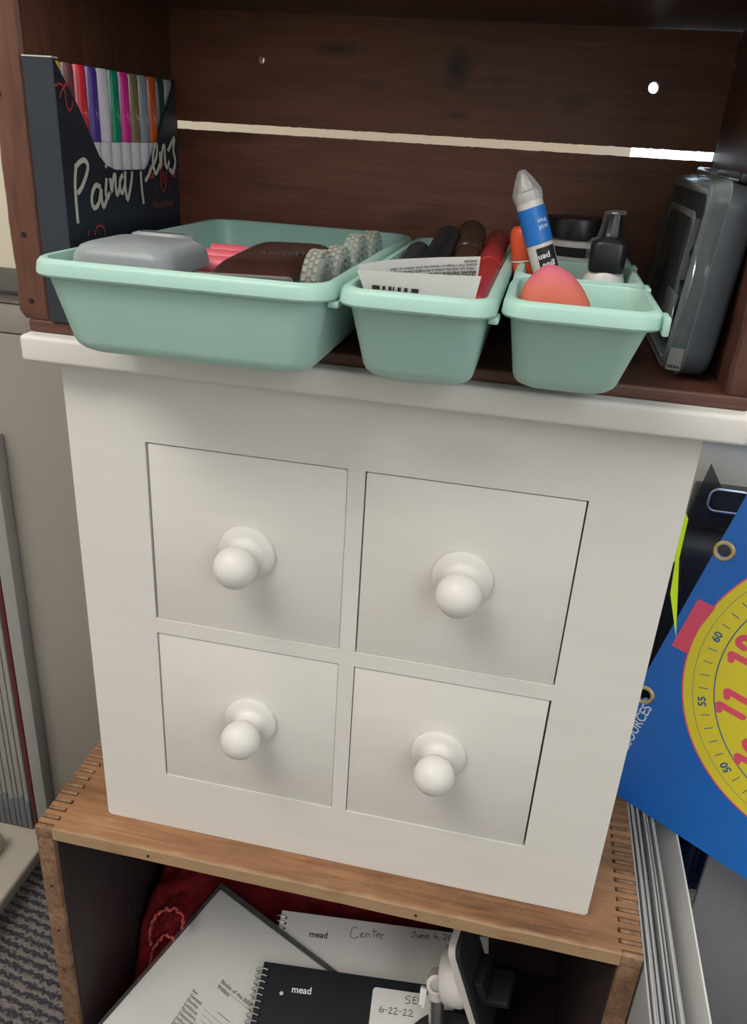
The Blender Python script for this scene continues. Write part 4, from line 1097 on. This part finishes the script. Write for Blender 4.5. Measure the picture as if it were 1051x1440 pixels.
# red blanket bundled behind and under the papers
zpl = lambda y: -0.19833 + (y - 0.10735) * math.tan(TN)
def sig(v):
    return 1 / (1 + math.exp(-max(-50, min(50, v))))
def blanket():
    g = Geo()
    nx, ny_ = 100, 70
    x0, x1, y0, y1 = -0.1985, 0.075, 0.014, 0.162
    vs = []
    for j in range(ny_ + 1):
        for i in range(nx + 1):
            x = x0 + (x1 - x0) * i / nx
            y = y0 + (y1 - y0) * j / ny_
            cap = zpl(y) - 0.0085
            z = min(-0.228 + 0.012 * noise.noise((x * 18, y * 26, 0)), cap)
            n1 = 0.010 * noise.noise((x * 30, y * 40, 5)) + 0.004 * noise.noise((x * 110, y * 90, 2))
            edge = -0.13179 - 0.424 * (0.10975 - y)                  # report's left edge in plan
            s = sig((edge - 0.010 - x) / 0.0025)
            front = sig((y - 0.064) / 0.0016)
            zl = -0.178 + 0.25 * (y - 0.064) + n1 - 0.020 * sig((-0.186 - x) / 0.003)
            back = sig((y - 0.137) / 0.004)
            z = z + (zl - z) * s * front
            z = z + (-0.158 + n1 - z) * back * (1 - s * front)
            z += (-0.2775 - z) * sig((edge + 0.008 - x) / 0.002) * sig((0.0555 - y) / 0.0015)
            m = min(i, nx - i, 2 * j, 2 * (ny_ - j)) / 6
            if m < 1:
                z = -0.2775 + (z + 0.2775) * (1 - (1 - m) ** 4)
            vs.append((x, y, z))
    fs = [(j * (nx + 1) + i, j * (nx + 1) + i + 1, (j + 1) * (nx + 1) + i + 1, (j + 1) * (nx + 1) + i) for j in range(ny_) for i in range(nx)]
    return g.add(vs, fs)
t = thing('blanket', 'dark red fleece blanket with ruffled edges bundled in the tan crate', 'blanket', (-0.06, 0.09, FZ + 0.0117))
part('cloth', blanket(), M['cloth'], t, sharp=180)
for q, arc in enumerate(([(-0.1791, -0.2187), (-0.1770, -0.1948), (-0.1705, -0.1764), (-0.1599, -0.1659), (-0.1500, -0.1646), (-0.1451, -0.1728), (-0.1470, -0.1860)],
                         [(-0.1810, -0.2501), (-0.1776, -0.2277), (-0.1696, -0.2081), (-0.1610, -0.1988), (-0.1553, -0.2071), (-0.1580, -0.2180)],
                         [(-0.1893, -0.2760), (-0.1840, -0.2600), (-0.1742, -0.2409), (-0.1639, -0.2288), (-0.1557, -0.2299), (-0.1560, -0.2420)])):
    P = [Vector((x, 0.058, z)) for x, z in arc]
    pts, rr = [], []
    for i in range(len(P) - 1):
        p0, p1, p2, p3 = P[max(i - 1, 0)], P[i], P[i + 1], P[min(i + 2, len(P) - 1)]
        for k in range(8):
            u = k / 8
            v = 0.5 * (2 * p1 + (p2 - p0) * u + (2 * p0 - 5 * p1 + 4 * p2 - p3) * u * u + (3 * p1 - p0 - 3 * p2 + p3) * u ** 3)
            w = (i * 8 + k)
            pts.append(v + Vector((0.0007 * math.sin(w * 1.5), 0.0012 * math.sin(w * 0.9 + q), 0.0007 * math.cos(w * 1.3))))
            rr.append(0.0012 + 0.0003 * math.sin(w * 1.1 + q))
    part('ruffle', Geo().tube(pts, rr, 8), M['cloth_hi'], t, 'paler red ruffled hem')
    rings = [[(p.x, p.y + d, p.z - 0.25 * d + 0.0006 * math.sin(i * 0.8) * (d > 0)) for i, p in enumerate(pts)] for d in (0.0, 0.006, 0.013, 0.020)]
    part('fold', Geo().rings(rings, False, False, False), M['cloth'], t)
    c = Vector((0, 0, 0))
    for p in pts:
        c += p / len(pts)
    inner = [[(c.x + (p.x - c.x) * f, p.y + d, c.z + (p.z - c.z) * f) for p in pts] for f, d in ((1.0, 0.002), (0.75, 0.007), (0.45, 0.004), (0.15, 0.008))]
    part('fold', Geo().rings(inner, False, True, False), M['cloth'], t)

# ------------------------------------------------------------------ folding phone stand on the black notebook
BZ = lambda x, y: (F_B.translation.z + ((y - F_B.translation.y) * math.sin(TN)) / math.cos(TN))
px, py = 0.0870, 0.0080
base = Vector((px + 0.012, py, BZ(px, py) + 0.0006))
J = Vector((0.0787, 0.0300, -0.1380))
t = thing('phone_stand', 'white and black folding phone stand on the black notebook', 'stand', tuple(base))
bm_ = Matrix.Translation(base) @ Matrix.Rotation(TN, 4, 'X')
part('base', Geo().lathe([(0, 0), (0.0400, 0.0), (0.0412, 0.0012), (0.0412, 0.0032), (0.0395, 0.0046), (0, 0.0050)], 48, bm_, False, False), M['black_soft'], t, 'round black foot plate')
foot = base + Vector((-0.0135, 0.010, 0.0055))
part('pole', Geo().lathe([(0.0060, 0), (0.0060, (J - foot).length - 0.004)], 24, axis(foot, J)), M['steel'], t, 'brushed steel pole')
g = Geo().lathe([(0.0, 0.0), (0.0066, 0.0002), (0.0070, 0.001), (0.0070, 0.014), (0.0066, 0.0152)], 24, axis(J + (foot - J).normalized() * 0.014, J), False, True)
ax = frame(J, (1, 0, 0), (0, 0.55, 0.83))
g.lathe([(0.0062, -0.0085), (0.0074, -0.0078), (0.0074, 0.0078), (0.0062, 0.0085)], 28, ax)
part('joint', g, M['white_pl'], t, 'white pivot joint')
part('pivot_cap', Geo().lathe([(0, 0.0092), (0.0034, 0.0092), (0.0046, 0.0089), (0.0048, 0.0083)][::-1], 28, ax, False, False), M['steel'], t, 'round steel pivot cap')
g = Geo()
g.box(-0.0115, -0.0075, -0.0185, -0.0055, -0.002, 0.004, 0.0012, 2, ax)
g.box(-0.0090, -0.0062, -0.0205, -0.0060, -0.001, 0.0035, 0.0010, 2, ax)
part('clip', g, M['paper'], t, 'small white clip beside the pole')
# plate: seen almost edge-on, its rubber face turned to the right
T0, T1 = Vector((0.0910, 0.0330, -0.0790)), Vector((0.1240, 0.0330, -0.1780))
PU = (T1 - T0).normalized()
PN = Vector((0.90, -0.15, 0.30)); PN = (PN - PU * PN.dot(PU)).normalized()   # rubber side faces away to the right
PW = PN.cross(PU).normalized()
pm = Matrix((PU, PW, PN)).transposed().to_4x4()
pm.translation = (T0 + T1) / 2
Lp = (T1 - T0).length
part('plate', Geo().prism([rrect(-Lp / 2, Lp / 2, -0.020, 0.020, 0.008)], -0.0052, 0.0, pm), M['white_pl'], t, 'white holder plate')
part('rubber_pad', Geo().prism([rrect(-Lp / 2 + 0.001, Lp / 2 - 0.001, -0.0195, 0.0195, 0.0075)], 0.0001, 0.0035, pm), M['black_soft'], t, 'black rubber face')
cu = pm @ Matrix.Translation((0.000, 0.0, -0.0053)) @ Matrix.Rotation(math.pi, 4, 'X')
part('hinge_cup', Geo().lathe([(0.0195, 0.0), (0.0212, 0.0016), (0.0226, 0.0055), (0.0224, 0.0150), (0.0210, 0.0172), (0, 0.0178)], 36, cu, True, False), M['white_pl'], t, 'white round cup behind the plate')
part('arm', Geo().tube([J, J + Vector((0.006, 0.0005, 0.000)), J + Vector((0.0135, 0.001, -0.001))], 0.0052, 12), M['white_pl'], t)
g = Geo().box(-0.012, 0.010, -0.014, 0.014, 0.0036, 0.0120, 0.0015, 2, pm)
g.box(0.004, 0.010, -0.014, 0.014, 0.0110, 0.0280, 0.0012, 2, pm)
part('lip', g, M['black'], t, 'black folding lip')

# ================================================================== right of the cabinet
# learning-clock board leaning on the crate
A3 = Vector((0.1729, 0.1250, 0.0080))
E1, E2 = Vector((0.2584, 0.0865, 0.9622)), Vector((0.9054, -0.3690, -0.2100))
KM = frame(A3, E1, -E2)                 # x up along the eyelet edge, y towards the left edge, z towards the viewer
if KM.to_3x3().col[2].y > 0:
    KM = frame(A3, E1, E2)
KM = KM @ Matrix.Scale(0.985, 4)
DIAL = KM @ Matrix.Translation((0.1558, -0.1283, 0))
t = thing('clock_board', 'glossy blue teaching clock board leaning beside the white cabinet', 'clock board', tuple(A3))
eye = [(0.2140, -0.0052), (0.0868, -0.0066)]
part('board', Geo().prism([rrect(0, 0.312, -0.256, 0.0, 0.003, 3)] + [circle(ex, ey, 0.0046, 20) for ex, ey in eye], -0.0028, 0, KM), M['clock_blue'], t)
for ex, ey in eye:
    part('eyelet', Geo().lathe([(0.0046, -0.0031), (0.0046, 0.0005), (0.0053, 0.0012), (0.0066, 0.0012), (0.0075, 0.0002), (0.0075, 0.00005)], 32, KM @ Matrix.Translation((ex, ey, 0)), False, False), M['brass'], t, 'brass eyelet')
def disc(r, z, n=120, a0=0, a1=360):
    return [(r * math.cos(R5(a0 + (a1 - a0) * k / n)), r * math.sin(R5(a0 + (a1 - a0) * k / n))) for k in range(n)]
def annulus(r0, r1, t0, t1, m):
    return Geo().prism([disc(r1, 0), disc(r0, 0)[::-1]], t0, t1, m)
dial = part('dial', Geo().prism([disc(0.1117, 0)], 0.0001, 0.0003, DIAL), M['yellow'], t, 'yellow printed clock face')
part('rim', annulus(0.1117, 0.1128, 0.0001, 0.0003, DIAL), M['pink_ink'], dial)
part('ring', annulus(0.1050, 0.1053, 0.0003, 0.0004, DIAL), M['blue_ink'], dial)
part('ring', annulus(0.0900, 0.0908, 0.0003, 0.0004, DIAL), M['blue_ink'], dial)
g = Geo()
for k in range(60):
    if k % 5 == 0:
        continue
    a = R5(90 - 6 * k)
    m = DIAL @ Matrix.Rotation(a, 4, 'Z')
    g.box(0.0945, 0.1010, -0.0003, 0.0003, 0.0003, 0.00042, 0, 1, m)
part('minute_mark', g, M['blue_ink'], dial)
def dial_text(body, size, r, deg, bold, sx=1.0):
    m = DIAL @ Matrix.Rotation(R5(deg), 4, 'Z') @ Matrix.Translation((r, 0, 0.0004)) @ Matrix.Rotation(R5(-90), 4, 'Z') @ Matrix.Scale(sx, 4, (1, 0, 0)) @ Matrix.Translation((0, -size * 0.36, 0))
    return Geo().text(body, size, m, bold, align='CENTER')
g = Geo()
for k in range(12):
    d = dial_text(str(60 if k == 0 else 5 * k), 0.0078, 0.0990, 90 - 30 * k, 0.00018)
    g.add(d.v, d.f)
part('minute_number', g, M['blue_ink'], dial)
DIG = {'0': [[(0, .3), (0, .75), (.18, 1), (.42, 1), (.6, .75), (.6, .25), (.42, 0), (.18, 0), (0, .25), (0, .3)]],
       '1': [[(-0.04, .90), (.10, .94), (.22, 1.0), (.30, .96), (.30, .5), (.30, 0)]],
       '2': [[(0, .72), (.08, .95), (.3, 1.02), (.55, .92), (.58, .68), (.4, .42), (.02, 0), (.30, 0), (.62, 0)]],
       '3': [[(.02, .88), (.3, 1), (.55, .8), (.48, .6), (.25, .52), (.5, .45), (.6, .22), (.4, 0), (.02, .1)]],
       '4': [[(.45, 0), (.45, 1), (0, .35), (.62, .35)]], '5': [[(.55, 1), (.08, 1), (.04, .58), (.35, .62), (.6, .35), (.4, .02), (.02, .08)]],
       '6': [[(.5, .98), (.1, .6), (.02, .25), (.3, 0), (.58, .25), (.35, .52), (.06, .35)]], '7': [[(0, 1), (.6, 1), (.25, 0)]],
       '8': [[(.3, .53), (.06, .75), (.3, 1), (.54, .75), (.3, .53), (.02, .25), (.3, 0), (.58, .25), (.3, .53)]],
       '9': [[(.54, .65), (.3, .48), (.02, .72), (.3, 1), (.56, .75), (.5, .35), (.15, .02)]]}
def round_caps(lines, w, t1, m, g):
    for l in lines:
        for p, q in ((l[0], l[1]), (l[-1], l[-2])):
            a = math.atan2(p[1] - q[1], p[0] - q[0])
            g.add([(p[0] + w / 2 * math.cos(a + math.pi * (k / 10 - 0.5)), p[1] + w / 2 * math.sin(a + math.pi * (k / 10 - 0.5)), t1) for k in range(11)], [tuple(range(11))], m)
for h in range(1, 13):
    s = str(h)
    a = R5(90 - 30 * h)
    g = Geo()
    hh, wch = 0.0172, 0.0165
    m = DIAL @ Matrix.Translation((0.0765 * math.cos(a), 0.0765 * math.sin(a), 0)) @ Matrix.Rotation(0, 4, 'Z')
    for q, ch in enumerate(s):
        off = (q - (len(s) - 1) / 2) * (wch * (0.72 if s in ('11', '10', '12') else 1))
        lines = [[(off + (x - 0.3) * hh * 0.72, (y - 0.5) * hh) for x, y in l] for l in DIG[ch]]
        g.strokes(lines, 0.0046, 0.0003, 0.0005, m)
        round_caps(lines, 0.0046, 0.0005, m, g)
    part('hour_number', g, M['pink_ink'], dial)
part('tab', Geo().prism([[(0.1742 - 0.1558, -0.0060 + 0.1283), (0.1748 - 0.1558, -0.0190 + 0.1283), (0.1550 - 0.1558, -0.0166 + 0.1283), (0.1334 - 0.1558, -0.0175 + 0.1283), (0.1328 - 0.1558, -0.0060 + 0.1283)]], 0.00005, 0.00035, DIAL), M['pink_ink'], t, 'pink printed tab beside the clock face')
part('lettering', Geo().text('RESOURCES', 0.0105, KM @ Matrix.Translation((0.0808, -0.0160, 0.0002)) @ Matrix.Scale(0.85, 4, (1, 0, 0)), 0.0001, align='RIGHT').text('\u00ae', 0.0062, KM @ Matrix.Translation((0.0812, -0.0120, 0.0002))), M['white_ink'], t, 'white print along the eyelet edge')

# neon strip between cabinet and board
g = Geo()
strip = [(0.1768, 0.0300, 0.2796), (0.1788, 0.0305, 0.2762), (0.1800, 0.034, 0.2500), (0.1884, 0.0330, 0.2005), (0.1796, 0.0330, 0.2280), (0.1778, 0.0320, 0.2490)]
N0 = Vector((0.25, 1.0, 0.1)).normalized() * 0.0006
front = [Vector(p) for p in strip]
vs = front + [p + N0 for p in front]
g.add(vs, [(0, 1, 2, 5), (5, 2, 4), (2, 3, 4), (6, 11, 8, 7), (11, 10, 8), (8, 10, 9)] + [(i, (i + 1) % 6, 6 + (i + 1) % 6, 6 + i) for i in range(6)])
g2 = Geo().add([Vector((0.1700, 0.0300, 0.2800)), Vector((0.1768, 0.0300, 0.2796)), Vector((0.1778, 0.0320, 0.2490)), Vector((0.1702, 0.0320, 0.2470))] + [Vector((0.1700, 0.0308, 0.2800)), Vector((0.1768, 0.0306, 0.2796)), Vector((0.1778, 0.0326, 0.2490)), Vector((0.1702, 0.0328, 0.2470))], [(0, 1, 2, 3), (4, 7, 6, 5), (0, 4, 5, 1), (1, 5, 6, 2), (2, 6, 7, 3), (3, 7, 4, 0)])
g.add(g2.v, g2.f)
solo('neon_strip', g, M['neon'], 'bent neon yellow-green plastic strip on the right side of the cabinet', 'strip', (0.1780, 0.033, 0.2005))

# standing papers beside the crate
SH = [(0.2058, 0.2048, -0.006, 0.0013), (0.2080, 0.2068, -0.004, 0.0011), (0.2098, 0.2090, -0.007, 0.0012), (0.2116, 0.2112, -0.005, 0.0010),
      (0.2150, 0.2150, -0.012, 0.0012), (0.2168, 0.2180, -0.008, 0.0013), (0.2186, 0.2206, -0.010, 0.0012), (0.2204, 0.2232, -0.006, 0.0013), (0.2222, 0.2258, -0.011, 0.0014), (0.2240, 0.2430, -0.014, 0.0012)]
SH[9] = (0.2252, 0.2430, -0.014, 0.0012)
names = ['leftmost of the bundle, touching the tan crate', 'second from the crate', 'third from the crate', 'fourth from the crate', 'fifth from the crate', 'sixth from the crate', 'seventh from the crate', 'eighth from the crate', 'ninth from the crate', 'broad outer sheet leaning to the right']
for k, (xb, xt, zt, th) in enumerate(SH):
    g = Geo()
    rows, cols = 10, 18
    def P(u, v, side):
        y = -0.100 + 0.245 * u
        z = FZ + 0.0005 + (zt + 0.004 * math.sin(3 * u + k) * (0.3 if k < 9 else 0) - FZ - 0.0005) * v
        bow = 0.0018 * math.sin(math.pi * u) * math.sin(math.pi * v * 0.8) * (1 if k < 4 else -0.2) - (0.006 * max(0, u - 0.55) ** 1.5 * (1 if k > 3 else 0)) * v
        x = xb + (xt - xb) * v ** (1.0 if k < 9 else 3.2) + max(bow, -0.0012) * (1 if k else 0.3)
        return (x + side * th, y, z)
    ringsL = []
    for i in range(cols + 1):
        u = i / cols
        ringsL.append([P(u, j / rows, 0) for j in range(rows + 1)] + [P(u, j / rows, 1) for j in range(rows, -1, -1)])
    g.rings(ringsL)
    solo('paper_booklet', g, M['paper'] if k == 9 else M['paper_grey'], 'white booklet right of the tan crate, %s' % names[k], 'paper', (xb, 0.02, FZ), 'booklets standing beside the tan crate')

g = Geo().box(0.2860, 0.46, 0.1480, 0.1530, FZ, 0.10, 0.001)
solo('grey_board', g, M['grey_board'], 'grey card board standing upright behind the blue clock board', 'board', (0.37, 0.15, FZ))
struct('trim_3', Geo().box(0.276, 1.1, 0.186, 0.2655, FZ, -0.165, 0.003), M['trim'])
t = thing('storage_tub', 'dark blue plastic tub in the shadow behind the grey board', 'tub', (0.35, 0.225, -0.165))
rings = [[(p[0], p[1], z) for p in rrect(0.283 - i, 0.42 + i, 0.196 - i, 0.255 + i, 0.010)] for z, i in ((-0.1648, -0.003), (-0.055, 0.003))]
part('tub_body', Geo().rings(rings), M['blue_bin'], t)
part('rim', Geo().rings([[(p[0], p[1], z) for p in rrect(0.283 - i, 0.42 + i, 0.196 - i, 0.255 + i, 0.012)] for z, i in ((-0.060, 0.005), (-0.052, 0.006))]), M['blue_bin'], t)
g = Geo()
for k in range(5):
    part('rib', Geo().box(0.292 + 0.024 * k, 0.296 + 0.024 * k, 0.1925, 0.197, -0.160, -0.064, 0.001), M['blue_bin'], t)

# smoky box with a wire bail standing on a black pouch, behind the board
t = thing('black_pouch', 'black fabric pouch in the gap behind the blue clock board', 'pouch', (0.244, 0.24, FZ))
g = Geo().box(0.214, 0.2745, 0.206, 0.262, FZ, 0.180, 0.012, 4)
g.v = [Vector((p.x, p.y + 0.003 * noise.noise((p.x * 30, p.z * 22, 4)), p.z)) for p in g.v]
part('pouch_body', g, M['black_soft'], t)
part('zip', Geo().tube([(0.2255, 0.2045, 0.165 - 0.02 * k) for k in range(12)], 0.0016, 6), M['black'], t)
t = thing('smoky_box', 'smoky clear plastic box with wire clasp above the blue board', 'box', (0.25, 0.25, 0.1805))
TRI = [(0.2340, 0.2368), (0.2236, 0.1808), (0.2740, 0.1808), (0.2740, 0.2168), (0.2479, 0.2152)]
part('box_front', Geo().prism([TRI], -0.2440, -0.2428, frame((0, 0, 0), (1, 0, 0), (0, 0, 1))), M['smoke'], t)
part('box_body', Geo().box(0.2290, 0.2735, 0.2446, 0.2640, 0.1808, 0.2145, 0.003), M['smoke'], t)
part('rib', Geo().box(0.246, 0.2735, 0.2410, 0.2426, 0.1890, 0.1925, 0.0006), M['smoke'], t)
bail = [(p[0], 0.2400, p[1]) for p in rrect(0.2380, 0.2680, 0.1985, 0.2172, 0.006, 5)]
part('wire_bail', Geo().tube(bail, 0.0011, 8, True), M['steel'], t, 'bright wire clasp loop')

# cables hanging between the cabinet and the pouch
solo('white_cable', Geo().tube([(0.1905 + 0.004 * math.sin(k * 0.5), 0.195, 0.19 - 0.035 * k + 0.0) for k in range(13)], 0.0022, 10), M['cable_w'], 'white cable hanging behind the cabinet beside the clock board', 'cable', (0.19, 0.195, FZ))
solo('black_cable', Geo().tube([(0.1990 + 0.004 * math.sin(k * 0.7 + 1), 0.205, 0.22 - 0.037 * k) for k in range(13)], 0.0024, 10), M['black'], 'black cable hanging behind the cabinet beside the white cable', 'cable', (0.20, 0.205, FZ))
